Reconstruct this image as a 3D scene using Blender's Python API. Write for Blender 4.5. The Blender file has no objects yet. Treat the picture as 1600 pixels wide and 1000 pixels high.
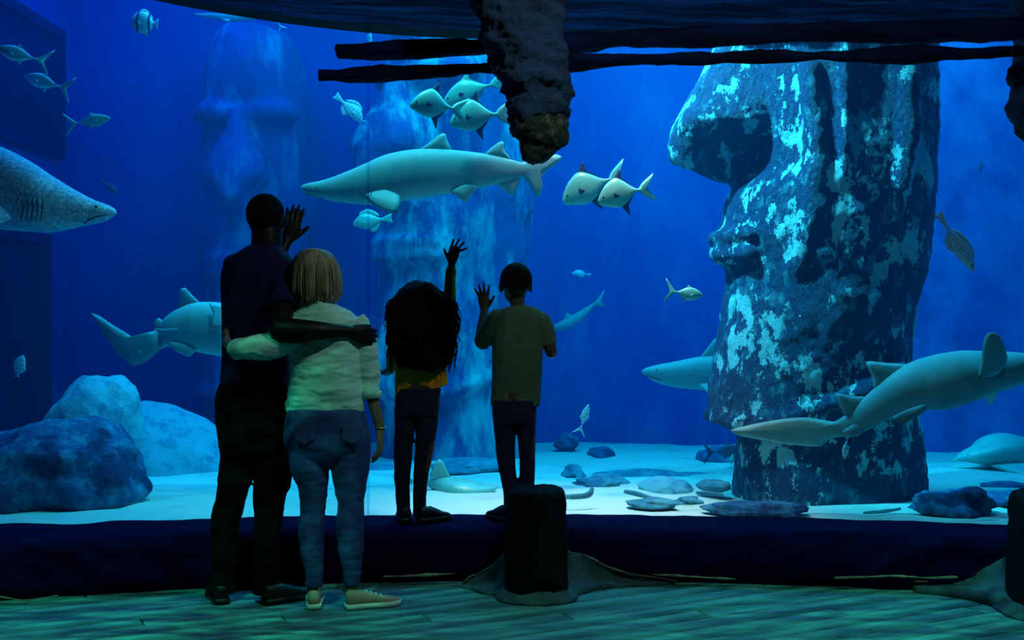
import bpy, bmesh, math, random
from mathutils import Vector, Matrix, noise
R = random.Random(7)
scn = bpy.context.scene
C = scn.collection
PI = math.pi
# ---------------------------------------------------------------- camera
CZ = 1.257
F = 1800.0
cam_d = bpy.data.cameras.new('camera'); cam = bpy.data.objects.new('camera', cam_d); C.objects.link(cam)
cam.location = (0, 0, CZ); cam.rotation_euler = (PI/2, 0, 0)
cam_d.sensor_width = 36; cam_d.lens = 36*F/1600; cam_d.clip_end = 100
scn.camera = cam
# ---------------------------------------------------------------- world / exposure
scn.view_settings.view_transform = 'Standard'; scn.view_settings.look = 'None'
scn.view_settings.gamma = 1; scn.view_settings.use_curve_mapping = False
scn.view_settings.exposure = 0.0
w = bpy.data.worlds.new('world'); scn.world = w; w.use_nodes = True
w.node_tree.nodes['Background'].inputs[0].default_value = (0.0, 0.02, 0.08, 1)
w.node_tree.nodes['Background'].inputs[1].default_value = 0.02
# ---------------------------------------------------------------- lights
def area(name, loc, target, size, power, col, sy=None, spread=PI):
    d = bpy.data.lights.new(name, 'AREA'); d.energy = power; d.color = col; d.size = size
    if sy: d.shape = 'RECTANGLE'; d.size_y = sy
    d.spread = spread
    o = bpy.data.objects.new(name, d); C.objects.link(o); o.location = loc
    o.rotation_euler = (Vector(target)-Vector(loc)).to_track_quat('-Z', 'Y').to_euler()
    return o
def spot(name, loc, target, power, col, ang, blend=0.6, rad=0.1):
    d = bpy.data.lights.new(name, 'SPOT'); d.energy = power; d.color = col; d.spot_size = math.radians(ang)
    d.spot_blend = blend; d.shadow_soft_size = rad
    o = bpy.data.objects.new(name, d); C.objects.link(o); o.location = loc
    o.rotation_euler = (Vector(target)-Vector(loc)).to_track_quat('-Z', 'Y').to_euler()
    return o
WL = (0.12, 0.72, 1.0)
area('tank_light_main', (1.2, 8.8, 5.3), (1.2, 9.0, 0), 4.4, 600, WL, 4.0)
area('tank_light_left', (-3.0, 9.4, 5.3), (-3.0, 9.6, 0), 2.4, 165, (0.02, 0.19, 1.0), 4.0)
area('tank_light_right', (4.4, 8.6, 5.3), (4.4, 9.6, 0), 2.0, 95, (0.05, 0.6, 1.0), 4.0)
spot('tank_spot_sand', (0.5, 6.5, 5.2), (0.45, 6.75, 0.1), 5200, (1.0, 0.20, 0.13), 34, 1.0, 0.2)
spot('tank_spot_statue', (-0.5, 6.62, 5.05), (1.32, 7.1, 2.75), 3400, (0.22, 0.85, 1.0), 38, 0.9, 0.10)
spot('tank_spot_boulders', (-2.0, 8.1, 5.2), (-2.3, 8.6, 0.3), 620, (0.05, 0.75, 1.0), 46, 1.0, 0.3)
spot('tank_spot_sharks', (-1.0, 6.6, 5.2), (-0.9, 7.4, 2.0), 620, (0.30, 0.9, 0.85), 70, 0.9, 0.2)
# room light: dim teal lamp high behind the viewers, and a ripple projector washing the floor
area('room_light', (0.75, 3.3, 3.26), (-0.7, 5.1, 0.9), 0.22, 34, (0.52, 0.95, 0.82))
for i_, (lx, pw) in enumerate(((-1.5, 290), (1.6, 260))):
  rp = spot('ripple_projector', (lx, 3.0, 3.2), (lx, 4.1, 0.0), pw, (0.02, 0.75, 0.58), 62, 1.0, 0.02)
  d = rp.data; d.use_nodes = True; nt = d.node_tree
  em = nt.nodes['Emission']
  tc = nt.nodes.new('ShaderNodeTexCoord'); mp = nt.nodes.new('ShaderNodeMapping'); mp.inputs['Scale'].default_value = (3, 16, 3)
  nz = nt.nodes.new('ShaderNodeTexNoise'); nz.inputs['Scale'].default_value = 4.5; nz.inputs['Detail'].default_value = 3; nz.inputs['Distortion'].default_value = 0.8
  rr = nt.nodes.new('ShaderNodeValToRGB'); rr.color_ramp.elements[0].position = 0.42; rr.color_ramp.elements[0].color = (0.10, 0.12, 0.14, 1)
  rr.color_ramp.elements[1].position = 0.75; rr.color_ramp.elements[1].color = (9.0, 5.0, 3.6, 1)
  nt.links.new(tc.outputs['Normal'], mp.inputs[0]); nt.links.new(mp.outputs[0], nz.inputs['Vector'])
  nt.links.new(nz.outputs['Fac'], rr.inputs[0]); nt.links.new(rr.outputs[0], em.inputs['Color'])

# ================================================================ helpers
def W(px, py, Y): return Vector(((px-800)/F*Y, Y, CZ-(py-500)/F*Y))
def M(px, Y): return px/F*Y
def nodes(name):
    m = bpy.data.materials.new(name); m.use_nodes = True
    return m, m.node_tree, m.node_tree.nodes['Principled BSDF']
def mat(name, c1, c2=None, scale=6, rough=0.7, bump=0.0, bscale=20, stretch=(1, 1, 1), lo=0.4, hi=0.6, spec=0.3, detail=6, c3=None, s3=2, lo3=0.5, hi3=0.6, metal=0, coat=0, st3=None, dist=0.02):
    m, nt, b = nodes(name); L = nt.links.new; N = nt.nodes.new
    b.inputs['Base Color'].default_value = (*c1, 1); b.inputs['Roughness'].default_value = rough
    b.inputs['Specular IOR Level'].default_value = spec; b.inputs['Metallic'].default_value = metal
    b.inputs['Coat Weight'].default_value = coat
    tc = N('ShaderNodeTexCoord'); mp = N('ShaderNodeMapping'); mp.inputs['Scale'].default_value = stretch
    L(tc.outputs['Object'], mp.inputs[0])
    if c2:
        n = N('ShaderNodeTexNoise'); n.inputs['Scale'].default_value = scale; n.inputs['Detail'].default_value = detail; n.inputs['Roughness'].default_value = 0.65
        L(mp.outputs[0], n.inputs['Vector'])
        mr = N('ShaderNodeMapRange'); mr.inputs[1].default_value = lo; mr.inputs[2].default_value = hi; L(n.outputs['Fac'], mr.inputs[0])
        mx = N('ShaderNodeMix'); mx.data_type = 'RGBA'; L(mr.outputs[0], mx.inputs[0])
        mx.inputs[6].default_value = (*c1, 1); mx.inputs[7].default_value = (*c2, 1)
        out = mx.outputs[2]
        if c3:
            n3 = N('ShaderNodeTexNoise'); n3.inputs['Scale'].default_value = s3; n3.inputs['Detail'].default_value = 8; n3.inputs['Roughness'].default_value = 0.7
            if st3:
                mp3 = N('ShaderNodeMapping'); mp3.inputs['Scale'].default_value = st3; mp3.inputs['Location'].default_value = (3, 7, 1)
                L(tc.outputs['Object'], mp3.inputs[0]); L(mp3.outputs[0], n3.inputs['Vector'])
            else: L(mp.outputs[0], n3.inputs['Vector'])
            mr3 = N('ShaderNodeMapRange'); mr3.inputs[1].default_value = lo3; mr3.inputs[2].default_value = hi3; L(n3.outputs['Fac'], mr3.inputs[0])
            mx3 = N('ShaderNodeMix'); mx3.data_type = 'RGBA'; L(mr3.outputs[0], mx3.inputs[0]); L(out, mx3.inputs[6]); mx3.inputs[7].default_value = (*c3, 1)
            out = mx3.outputs[2]
        L(out, b.inputs['Base Color'])
    if bump:
        nb = N('ShaderNodeTexNoise'); nb.inputs['Scale'].default_value = bscale; nb.inputs['Detail'].default_value = 8; nb.inputs['Roughness'].default_value = 0.7
        L(mp.outputs[0], nb.inputs['Vector'])
        bp = N('ShaderNodeBump'); bp.inputs['Strength'].default_value = bump; bp.inputs['Distance'].default_value = dist
        L(nb.outputs['Fac'], bp.inputs['Height']); L(bp.outputs[0], b.inputs['Normal'])
    return m
def tag(o, label=None, cat=None, group=None, kind=None):
    if label: o['label'] = label
    if cat: o['category'] = cat
    if group: o['group'] = group
    if kind: o['kind'] = kind
    return o
def empty(name, loc, label=None, cat=None, group=None):
    o = bpy.data.objects.new(name, None); C.objects.link(o); o.location = loc; o.empty_display_size = 0.1
    return tag(o, label, cat, group)
def obj(name, bm, m, parent=None, smooth=True, local=False, keep=False):
    me = bpy.data.meshes.new(name)
    if parent is not None and not local:
        off = Vector(parent.location)
        q = parent.parent
        if q is not None: off = off + Vector(q.location)
        bmesh.ops.translate(bm, verts=bm.verts, vec=-off)
    bmesh.ops.recalc_face_normals(bm, faces=bm.faces)
    if smooth:
        for f in bm.faces: f.smooth = True
    bm.to_mesh(me); bm.free()
    o = bpy.data.objects.new(name, me); C.objects.link(o)
    if m: me.materials.append(m)
    if parent is not None: o.parent = parent
    return o
def struct(name, bm, m, parent=None, smooth=False, label=None):
    o = obj(name, bm, m, parent, smooth)
    if parent is None: o['kind'] = 'structure'
    if label: o['label'] = label
    return o
def NB(): return bmesh.new()
def box(bm, a, b):
    x0, y0, z0 = a; x1, y1, z1 = b
    v = [bm.verts.new(p) for p in ((x0,y0,z0),(x1,y0,z0),(x1,y1,z0),(x0,y1,z0),(x0,y0,z1),(x1,y0,z1),(x1,y1,z1),(x0,y1,z1))]
    for f in ((0,3,2,1),(4,5,6,7),(0,1,5,4),(1,2,6,5),(2,3,7,6),(3,0,4,7)): bm.faces.new([v[i] for i in f])
    return v
def rings(bm, rs, cap=True):
    vs = [[bm.verts.new(p) for p in r] for r in rs]
    n = len(rs[0])
    for a, b in zip(vs, vs[1:]):
        for i in range(n):
            j = (i+1) % n
            bm.faces.new((a[i], a[j], b[j], b[i]))
    if cap:
        bm.faces.new(list(reversed(vs[0]))); bm.faces.new(vs[-1])
    return vs
def sgn(a): return 1 if a >= 0 else -1
def oval(c, u, v, n=20, e=2.0):
    out = []
    for i in range(n):
        a = 2*PI*i/n; ca, sa = math.cos(a), math.sin(a)
        out.append(c+u*(sgn(ca)*abs(ca)**(2/e))+v*(sgn(sa)*abs(sa)**(2/e)))
    return out
def cr(vals, k):
    """Catmull-Rom resample of a list of number tuples, k steps per span"""
    out = []
    n = len(vals)
    for i in range(n-1):
        p0 = vals[max(i-1, 0)]; p1 = vals[i]; p2 = vals[i+1]; p3 = vals[min(i+2, n-1)]
        for s in range(k):
            t = s/k
            out.append(tuple(0.5*((2*b)+(-a+c)*t+(2*a-5*b+4*c-d)*t*t+(-a+3*b-3*c+d)*t**3) for a, b, c, d in zip(p0, p1, p2, p3)))
    out.append(tuple(vals[-1]))
    return out
def tube(bm, pts, n=12, k=4, flat=1.0, round_ends=True, e=2.0):
    """pts: (x,y,z,r) ; elliptical: flat multiplies the depth radius"""
    P = cr([tuple(p) for p in pts], k) if k > 1 else [tuple(p) for p in pts]
    rs = []
    m = len(P)
    prev = None
    for i, p in enumerate(P):
        a = Vector(P[max(i-1, 0)][:3]); b = Vector(P[min(i+1, m-1)][:3])
        t = (b-a); t = t.normalized() if t.length > 1e-9 else Vector((0, 0, 1))
        if prev is None:
            u = t.cross(Vector((0, 1, 0)))
            if u.length < 0.3: u = t.cross(Vector((0, 0, 1)))
            u.normalize()
        else:
            u = prev - t*prev.dot(t); u.normalize()
        prev = u
        v = t.cross(u)
        r = max(p[3], 1e-4); rv = r*(p[4] if len(p) > 4 else flat)
        c = Vector(p[:3])
        if round_ends and i == 0:
            for q in (0.98, 0.8, 0.45):
                s = math.sqrt(1-q*q); rs.append(oval(c-t*r*q, u*r*s, v*rv*s, n, e))
        rs.append(oval(c, u*r, v*rv, n, e))
        if round_ends and i == m-1:
            for q in (0.45, 0.8, 0.98):
                s = math.sqrt(1-q*q); rs.append(oval(c+t*r*q, u*r*s, v*rv*s, n, e))
    rings(bm, rs)
def ptube(bm, pts, **k):
    """pts: (px,py,Y,r_px[,flat])"""
    o = []
    for p in pts:
        v = W(p[0], p[1], p[2]); o.append((v.x, v.y, v.z, M(p[3], p[2]))+tuple(p[4:]))
    tube(bm, o, **k)
def ball(bm, c, rx, ry, rz, u=20, v=12, rot=None):
    mt = Matrix.Translation(c)
    if rot is not None: mt = mt @ rot.to_4x4()
    mt = mt @ Matrix.Diagonal((rx, ry, rz, 1))
    bmesh.ops.create_uvsphere(bm, u_segments=u, v_segments=v, radius=1, matrix=mt)
def fuse(bm, voxel, smooth=6, dec=1.0):
    """one continuous surface out of overlapping solids"""
    me = bpy.data.meshes.new('tmp'); bmesh.ops.recalc_face_normals(bm, faces=bm.faces); bm.to_mesh(me); bm.free()
    o = bpy.data.objects.new('tmp', me); C.objects.link(o)
    md = o.modifiers.new('r', 'REMESH'); md.mode = 'VOXEL'; md.voxel_size = voxel
    if smooth:
        ms = o.modifiers.new('s', 'SMOOTH'); ms.factor = 0.5; ms.iterations = smooth
    if dec < 1:
        mm = o.modifiers.new('d', 'DECIMATE'); mm.ratio = dec
    dg = bpy.context.evaluated_depsgraph_get(); dg.update()
    out = bpy.data.meshes.new_from_object(o.evaluated_get(dg))
    b2 = bmesh.new(); b2.from_mesh(out)
    bpy.data.objects.remove(o); bpy.data.meshes.remove(me); bpy.data.meshes.remove(out)
    return b2
def rough(bm, amp, scale, seed=0, st=(1, 1, 1), oct=4):
    bm.normal_update()
    off = Vector((seed*3.1, seed*1.7, seed*5.3))
    for v in bm.verts:
        q = Vector((v.co.x*st[0], v.co.y*st[1], v.co.z*st[2]))*scale+off
        v.co += v.normal*amp*(noise.fractal(q, 0.8, 2.1, oct))
    return bm
def prows(bm, rows, Y, dh, e=2.4, n=28, k=3):
    """torso-like loft from picture rows (py, left, right[, tilt px]) at depth Y; dh = depth half size (m)"""
    P = cr([tuple(r) if len(r) == 4 else tuple(r)+(0,) for r in rows], k)
    rs = []
    for i, (py, l, r, ti) in enumerate(P):
        c = W((l+r)/2, py, Y); u = W(r, py+ti/2, Y)-W(l, py-ti/2, Y)
        d_ = dh if not callable(dh) else dh(i/(len(P)-1))
        rs.append(oval(c, u*0.5, Vector((0, d_, 0)), n, e))
    rings(bm, rs)
def blade(bm, pts, t, inset=0.72):
    """fin or leaf with a real body: rim outline, thick middle.  pts: world Vectors"""
    n = len(pts); c = sum(pts, Vector())/n
    nm = Vector()
    for i in range(n): nm += (pts[i]-c).cross(pts[(i+1) % n]-c)
    nm.normalize()
    rim = [bm.verts.new(p) for p in pts]
    for s in (1, -1):
        inn = [bm.verts.new(c+(p-c)*inset+nm*t*s) for p in pts]
        cc = bm.verts.new(c+nm*t*1.15*s)
        for i in range(n):
            j = (i+1) % n
            if s > 0: bm.faces.new((rim[i], rim[j], inn[j], inn[i])); bm.faces.new((inn[i], inn[j], cc))
            else: bm.faces.new((rim[j], rim[i], inn[i], inn[j])); bm.faces.new((inn[j], inn[i], cc))
def smooth_loop(pts, k=3):
    n = len(pts); out = []
    for i in range(n):
        p0, p1, p2, p3 = pts[i-1], pts[i], pts[(i+1) % n], pts[(i+2) % n]
        for s in range(k):
            t = s/k; tau = 0.6
            a = tuple(0.5*((2*b)+tau*(-a_+c_)*t+(0)*t for a_, b, c_ in ())) if False else None
            m1 = tuple(tau*(c_-a_)*0.5 for a_, c_ in zip(p0, p2)); m2 = tuple(tau*(c_-a_)*0.5 for a_, c_ in zip(p1, p3))
            h = (2*t**3-3*t*t+1, t**3-2*t*t+t, -2*t**3+3*t*t, t**3-t*t)
            out.append(tuple(h[0]*b+h[1]*x+h[2]*c_+h[3]*y for b, x, c_, y in zip(p1, m1, p2, m2)))
    return out
def pblade(bm, pts, Y, t):
    P = smooth_loop([(p[0], p[1], p[2] if len(p) > 2 else 0) for p in pts])
    blade(bm, [W(x, y, Y)+Vector((0, dy, 0)) for x, y, dy in P], t)

# ================================================================ materials
m_wall = mat('tank_wall_paint', (0.004, 0.055, 0.48), (0.006, 0.12, 0.60), 0.8, 0.85, 0.25, 9, (1, 1, 0.4), 0.35, 0.65, detail=7, c3=(0.02, 0.32, 0.70), s3=1.5, lo3=0.52, hi3=0.8)
m_wallr = mat('tank_wall_algae', (0.005, 0.09, 0.42), (0.015, 0.28, 0.66), 1.6, 0.8, 0.3, 9, (1, 1, 0.7), 0.35, 0.62, detail=9, c3=(0.003, 0.06, 0.30), s3=2.6, lo3=0.5, hi3=0.75)
m_sand = mat('sand', (0.62, 0.72, 0.62), (0.38, 0.50, 0.44), 2.2, 0.9, 0.3, 60, lo=0.5, hi=0.7)
m_stone = mat('moai_stone', (0.006, 0.045, 0.135), (0.05, 0.24, 0.32), 13, 0.55, 1.0, 12, (1, 1, 0.6), 0.54, 0.64, 0.45, 12, (0.34, 0.80, 0.82), 4.8, 0.54, 0.56, st3=(1.3, 1.3, 0.8), dist=0.09)
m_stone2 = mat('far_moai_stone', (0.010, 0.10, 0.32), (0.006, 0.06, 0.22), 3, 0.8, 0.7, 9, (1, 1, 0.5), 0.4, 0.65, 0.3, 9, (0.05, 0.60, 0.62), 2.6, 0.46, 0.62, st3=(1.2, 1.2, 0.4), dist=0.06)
m_stone3 = mat('hazy_moai_stone', (0.006, 0.08, 0.34), (0.004, 0.05, 0.24), 3, 0.8, 0.5, 9, (1, 1, 0.5), 0.4, 0.65, 0.3, 9, (0.03, 0.40, 0.62), 2.0, 0.50, 0.70, st3=(1.3, 1.3, 0.35), dist=0.05)  # distance haze put into the stone colour: darker blue, softer patches
m_boul = mat('pale_boulder', (0.14, 0.50, 0.58), (0.05, 0.26, 0.40), 9, 0.85, 1.0, 20, lo=0.50, hi=0.66)
m_dboul = mat('dark_boulder', (0.008, 0.10, 0.24), (0.05, 0.28, 0.42), 9, 0.85, 1.0, 20, lo=0.45, hi=0.62, c3=(0.006, 0.03, 0.10), s3=3, lo3=0.5, hi3=0.6)
m_reef = mat('reef_rock', (0.03, 0.19, 0.28), (0.08, 0.36, 0.44), 9, 0.85, 0.6, 24, lo=0.45, hi=0.62)
m_shark = mat('shark_skin', (0.15, 0.37, 0.36), (0.19, 0.43, 0.41), 9, 0.55, 0.08, 90, lo=0.4, hi=0.7, spec=0.4)
m_sharkd = mat('dark_shark_skin', (0.08, 0.24, 0.27), (0.12, 0.30, 0.33), 7, 0.6, 0.08, 90, lo=0.4, hi=0.7, spec=0.3)
m_sharks = mat('speckled_shark_skin', (0.16, 0.36, 0.50), (0.60, 0.75, 0.78), 60, 0.6, 0.2, 120, lo=0.46, hi=0.66, spec=0.4, detail=3)
m_dark = mat('dark_detail', (0.01, 0.02, 0.03), rough=0.5)
m_pale = mat('pale_fish_skin', (0.13, 0.56, 0.47), (0.09, 0.45, 0.40), 9, 0.35, lo=0.4, hi=0.7, spec=0.6)
m_silver = mat('silver_fish_skin', (0.45, 0.75, 0.70), (0.65, 0.88, 0.82), 16, 0.3, lo=0.4, hi=0.7, spec=0.7, metal=0.2)
m_dusk = mat('dusky_fish_skin', (0.03, 0.08, 0.14), (0.05, 0.12, 0.18), 12, 0.6)
m_finD = mat('dark_fin', (0.01, 0.03, 0.10), rough=0.6)
m_rockroom = mat('shaped_rockwork', (0.003, 0.010, 0.045), (0.012, 0.035, 0.12), 9, 0.75, 1.0, 22, lo=0.4, hi=0.65, spec=0.4, dist=0.03)
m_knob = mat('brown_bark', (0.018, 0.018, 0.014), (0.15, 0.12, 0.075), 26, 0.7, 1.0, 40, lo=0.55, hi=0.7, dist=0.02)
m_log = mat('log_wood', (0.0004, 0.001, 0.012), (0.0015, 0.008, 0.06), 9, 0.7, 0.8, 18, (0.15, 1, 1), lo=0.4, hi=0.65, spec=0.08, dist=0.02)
m_plank = mat('deck_plank', (0.09, 0.20, 0.20), (0.03, 0.08, 0.085), 5, 0.75, 0.4, 26, (0.12, 1.6, 1), lo=0.42, hi=0.62, spec=0.15)
m_ledge = mat('ledge_wood', (0.003, 0.001, 0.022), (0.006, 0.003, 0.04), 5, 0.8, 0.8, 14, (0.25, 1.5, 1.5), lo=0.4, hi=0.65, spec=0.03, dist=0.02)
m_head = mat('header_wood', (0.003, 0.003, 0.045), (0.03, 0.08, 0.28), 6, 0.8, 0.8, 16, (0.2, 2.5, 1.5), lo=0.45, hi=0.62, spec=0.15, dist=0.03)
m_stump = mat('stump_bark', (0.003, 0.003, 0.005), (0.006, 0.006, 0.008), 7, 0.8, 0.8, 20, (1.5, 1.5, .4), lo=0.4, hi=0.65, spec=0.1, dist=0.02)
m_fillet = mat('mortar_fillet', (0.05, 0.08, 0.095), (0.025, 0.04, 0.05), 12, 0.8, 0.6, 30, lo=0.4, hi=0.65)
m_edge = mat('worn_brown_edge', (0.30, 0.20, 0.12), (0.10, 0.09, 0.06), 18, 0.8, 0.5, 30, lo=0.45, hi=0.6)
m_black = mat('room_paint', (0.01, 0.012, 0.016), rough=0.9)
def volume_water():
    m = bpy.data.materials.new('water'); m.use_nodes = True; nt = m.node_tree
    nt.nodes.remove(nt.nodes['Principled BSDF'])
    o = nt.nodes['Material Output']
    a = nt.nodes.new('ShaderNodeVolumeAbsorption'); a.inputs[0].default_value = (0.12, 0.80, 0.93, 1); a.inputs[1].default_value = 0.42
    s = nt.nodes.new('ShaderNodeVolumeScatter'); s.inputs[0].default_value = (0.0, 0.40, 1.0, 1); s.inputs[1].default_value = 0.04; s.inputs['Anisotropy'].default_value = 0.2
    ad = nt.nodes.new('ShaderNodeAddShader'); nt.links.new(a.outputs[0], ad.inputs[0]); nt.links.new(s.outputs[0], ad.inputs[1])
    nt.links.new(ad.outputs[0], o.inputs['Volume'])
    return m
def thin_glass():
    m = bpy.data.materials.new('acrylic'); m.use_nodes = True; nt = m.node_tree
    nt.nodes.remove(nt.nodes['Principled BSDF']); o = nt.nodes['Material Output']
    t = nt.nodes.new('ShaderNodeBsdfTransparent'); t.inputs[0].default_value = (0.97, 0.99, 1, 1)
    g = nt.nodes.new('ShaderNodeBsdfGlossy'); g.inputs['Roughness'].default_value = 0.02
    mx = nt.nodes.new('ShaderNodeMixShader'); mx.inputs[0].default_value = 0.015
    nt.links.new(t.outputs[0], mx.inputs[1]); nt.links.new(g.outputs[0], mx.inputs[2]); nt.links.new(mx.outputs[0], o.inputs[0])
    return m
m_water = volume_water(); m_glass = thin_glass()
m_seam = thin_glass(); m_seam.node_tree.nodes['Transparent BSDF'].inputs[0].default_value = (0.6, 0.85, 0.95, 1)
def head_z(x): return 2.745+(0.045*x*x if x < 0 else 0.0)

# ================================================================ room + tank shell
XL, XR, YB, ZT = -4.6, 5.7, 12.2, 5.0
def back(x): return 5.93-0.053*x*x
def front(x): return 5.53-(0.075 if x < 0 else 0.052)*x*x
def sand_z(x, y):
    t = (y-5.9)/(YB-5.9)
    z = 0.20-0.25*t
    z += 0.05*noise.noise(Vector((x*0.8, y*0.9, 2)))*min(1, max(0, (y-6.3)))+0.012*noise.noise(Vector((x*4, y*4, 5)))
    return z
bm = NB(); box(bm, (XL-0.2, 5.0, -0.5), (XL, YB+0.2, ZT)); struct('wall_tank_left', bm, m_wall)
bm = NB(); box(bm, (XL-0.2, YB, -0.5), (XR+0.2, YB+0.2, ZT)); wb = struct('wall_tank_back', bm, m_wall)
bm = NB(); box(bm, (XR, 5.0, -0.5), (XR+0.2, YB+0.2, ZT)); struct('wall_tank_right', bm, m_wallr)
# rendered concrete bay standing proud of the back wall at the right
bm = NB(); box(bm, (M(1395-800, 11.0), 11.0, -0.4), (XR, YB, ZT)); struct('wall_tank_bay', bm, m_wallr)
# viewing ports in the left tank wall
m_port = mat('port_dark', (0.0, 0.002, 0.02), (0.001, 0.006, 0.05), 2, 0.6)
m_pframe = mat('port_frame', (0.001, 0.004, 0.05), rough=0.7)
def port(n, y0, y1, z0, z1):
    bm = NB(); t = 0.10
    X = XL
    box(bm, (X, y0, z0), (X+0.07, y1, z0+t)); box(bm, (X, y0, z1-t), (X+0.07, y1, z1))
    box(bm, (X, y0, z0+t), (X+0.07, y0+t, z1-t)); box(bm, (X, y1-t, z0+t), (X+0.07, y1, z1-t))
    f = struct('window_%d' % n, bm, m_pframe)
    bm = NB(); box(bm, (X+0.002, y0+t, z0+t), (X+0.02, y1-t, z1-t)); obj('pane', bm, m_port, f, False)
def zat(py, Y): return CZ-(py-500)/F*Y
Yp = 4.53*F/(800-103)
port(2, 7.6, Yp, zat(250, Yp), zat(50, Yp))
Yq = 4.53*F/(800-82)
port(3, 7.6, Yq, zat(715, Yq), zat(368, Yq))
# sand bed
bm = NB(); nx, ny = 150, 130; g = []
for j in range(ny+1):
    row = []
    for i in range(nx+1):
        x = XL+(XR-XL)*i/nx; y0 = back(x)+0.02; y = y0+(YB-y0)*(j/ny)**1.25
        row.append(bm.verts.new((x, y, sand_z(x, y))))
    g.append(row)
for j in range(ny):
    for i in range(nx): bm.faces.new((g[j][i], g[j][i+1], g[j+1][i+1], g[j+1][i]))
struct('floor_tank', bm, m_sand, smooth=True, label='white sand bed of the tank')
# viewing window: two curved acrylic panes that meet at a seam
def curve_slab(x0, x1, f0, f1, z0, z1, n=40, jag=0, seed=0):
    bm = NB(); rs = []; zb = z0 if callable(z0) else (lambda x: z0)
    for i in range(n+1):
        x = x0+(x1-x0)*i/n
        a, b = f0(x), f1(x)
        rs.append([Vector((x, a, zb(x))), Vector((x, b, zb(x))), Vector((x, b, z1)), Vector((x, a, z1))])
    rings(bm, rs); return bm
xs = M(576-800, 5.93)
win = struct('window_1', curve_slab(xs-0.004, xs+0.004, lambda x: back(x)-0.012, lambda x: back(x)+0.03, 0.22, 2.95, 2), m_seam, label='clear bonded seam between the two acrylic panes')
obj('pane', curve_slab(-4.5, xs-0.004, lambda x: back(x)-0.01, lambda x: back(x)+0.02, 0.22, 3.2), m_glass, win, False)
obj('pane', curve_slab(xs+0.004, 4.5, lambda x: back(x)-0.01, lambda x: back(x)+0.02, 0.22, 3.2), m_glass, win, False)
# water body
bm = NB(); n = 40
fr = [(XL+(XR-XL)*i/n, back(XL+(XR-XL)*i/n)+0.03) for i in range(n+1)]
lo_ = [Vector((x, y, -0.4)) for x, y in fr]+[Vector((XR, YB, -0.4)), Vector((XL, YB, -0.4))]
rings(bm, [lo_, [Vector((p.x, p.y, 4.9)) for p in lo_]])
wt = obj('water', bm, m_water, None, False); tag(wt, 'clear blue water filling the tank behind the acrylic', 'water', kind='stuff')
# wall below and above the window
struct('wall_window_sill', curve_slab(-4.6, 4.6, lambda x: back(x)-0.012, lambda x: back(x)+0.02, -0.4, 0.22), m_black)
struct('wall_window_head', curve_slab(-4.6, 4.6, lambda x: back(x)-0.012, lambda x: back(x)+0.30, lambda x: head_z(x)+.03, 5.0, 60), m_black)
# header beam over the window, its soffit seen from below
bm = curve_slab(-4.5, 4.5, lambda x: front(x)-0.45, lambda x: back(x)-0.015, head_z, 3.8, 90)
bmesh.ops.subdivide_edges(bm, edges=[e for e in bm.edges if abs(e.verts[0].co.x-e.verts[1].co.x) < 1e-5], cuts=5, use_grid_fill=True)
bm.normal_update()
for v in bm.verts:
    if v.co.z < head_z(v.co.x)+.01 and v.co.y < back(v.co.x)-0.05:
        v.co.z += 0.03*noise.fractal(Vector((v.co.x*1.2, v.co.y*9, 1)), 0.8, 2, 4)
struct('ceiling_header', bm, m_head, smooth=True, label='rough timbered header over the tank window')
# room shell
bm = NB(); box(bm, (-4.6, -1.2, 3.3), (4.6, 5.0, 3.4)); struct('ceiling', bm, m_black)
bm = NB(); box(bm, (-4.8, -1.2, -0.1), (-4.6, 5.6, 3.3)); struct('wall_left', bm, m_black)
bm = NB(); box(bm, (4.6, -1.2, -0.1), (4.8, 5.6, 3.3)); struct('wall_right', bm, m_black)
bm = NB(); box(bm, (-4.8, -1.3, -0.1), (4.8, -1.2, 3.4)); struct('wall_back', bm, m_black)
# floor with separate boards laid at a slant
bm = NB(); box(bm, (-4.6, -1.2, -0.12), (4.6, 6.0, -0.024)); fl = struct('floor', bm, m_black)
ang = math.radians(27.5); ca, sa = math.cos(ang), math.sin(ang)
pm = []
for k in range(4):
    bm = NB(); L_ = 2.4
    v = box(bm, (-L_/2+0.003, -0.058, -0.022), (L_/2-0.003, 0.058, 0))
    bmesh.ops.bevel(bm, geom=[e for e in bm.edges if e.verts[0].co.z > -0.01 and e.verts[1].co.z > -0.01], offset=0.004, segments=1, affect='EDGES')
    me = bpy.data.meshes.new('plank'); bm.to_mesh(me); bm.free(); me.materials.append(m_plank); pm.append(me)
cnt = 0
for r in range(-26, 46):
    for s in range(-3, 4):
        u = s*2.4+(r*0.93 % 2.4); v_ = 3.4+r*0.122
        cx = u*ca-(v_-3.4)*sa; cy = 3.4+u*sa+(v_-3.4)*ca
        if not (3.9 < cy < 5.3 and -3.8 < cx < 3.8):
            # keep only boards reaching into the visible strip of floor
            ok = any(4.1 < cy+q*sa < 5.75 and abs(cx+q*ca) < 2.9 for q in (-1.15, -.6, 0, .6, 1.15))
            if not ok: continue
        if any(cy+q*sa > 5.6 and cy-q*sa > 5.6 for q in (1.2,)): continue
        o = bpy.data.objects.new('plank', pm[cnt % 4]); C.objects.link(o); o.parent = fl
        o.location = (cx, cy, 0); o.rotation_euler = (0, 0, ang); cnt += 1
print('planks', cnt)
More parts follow.
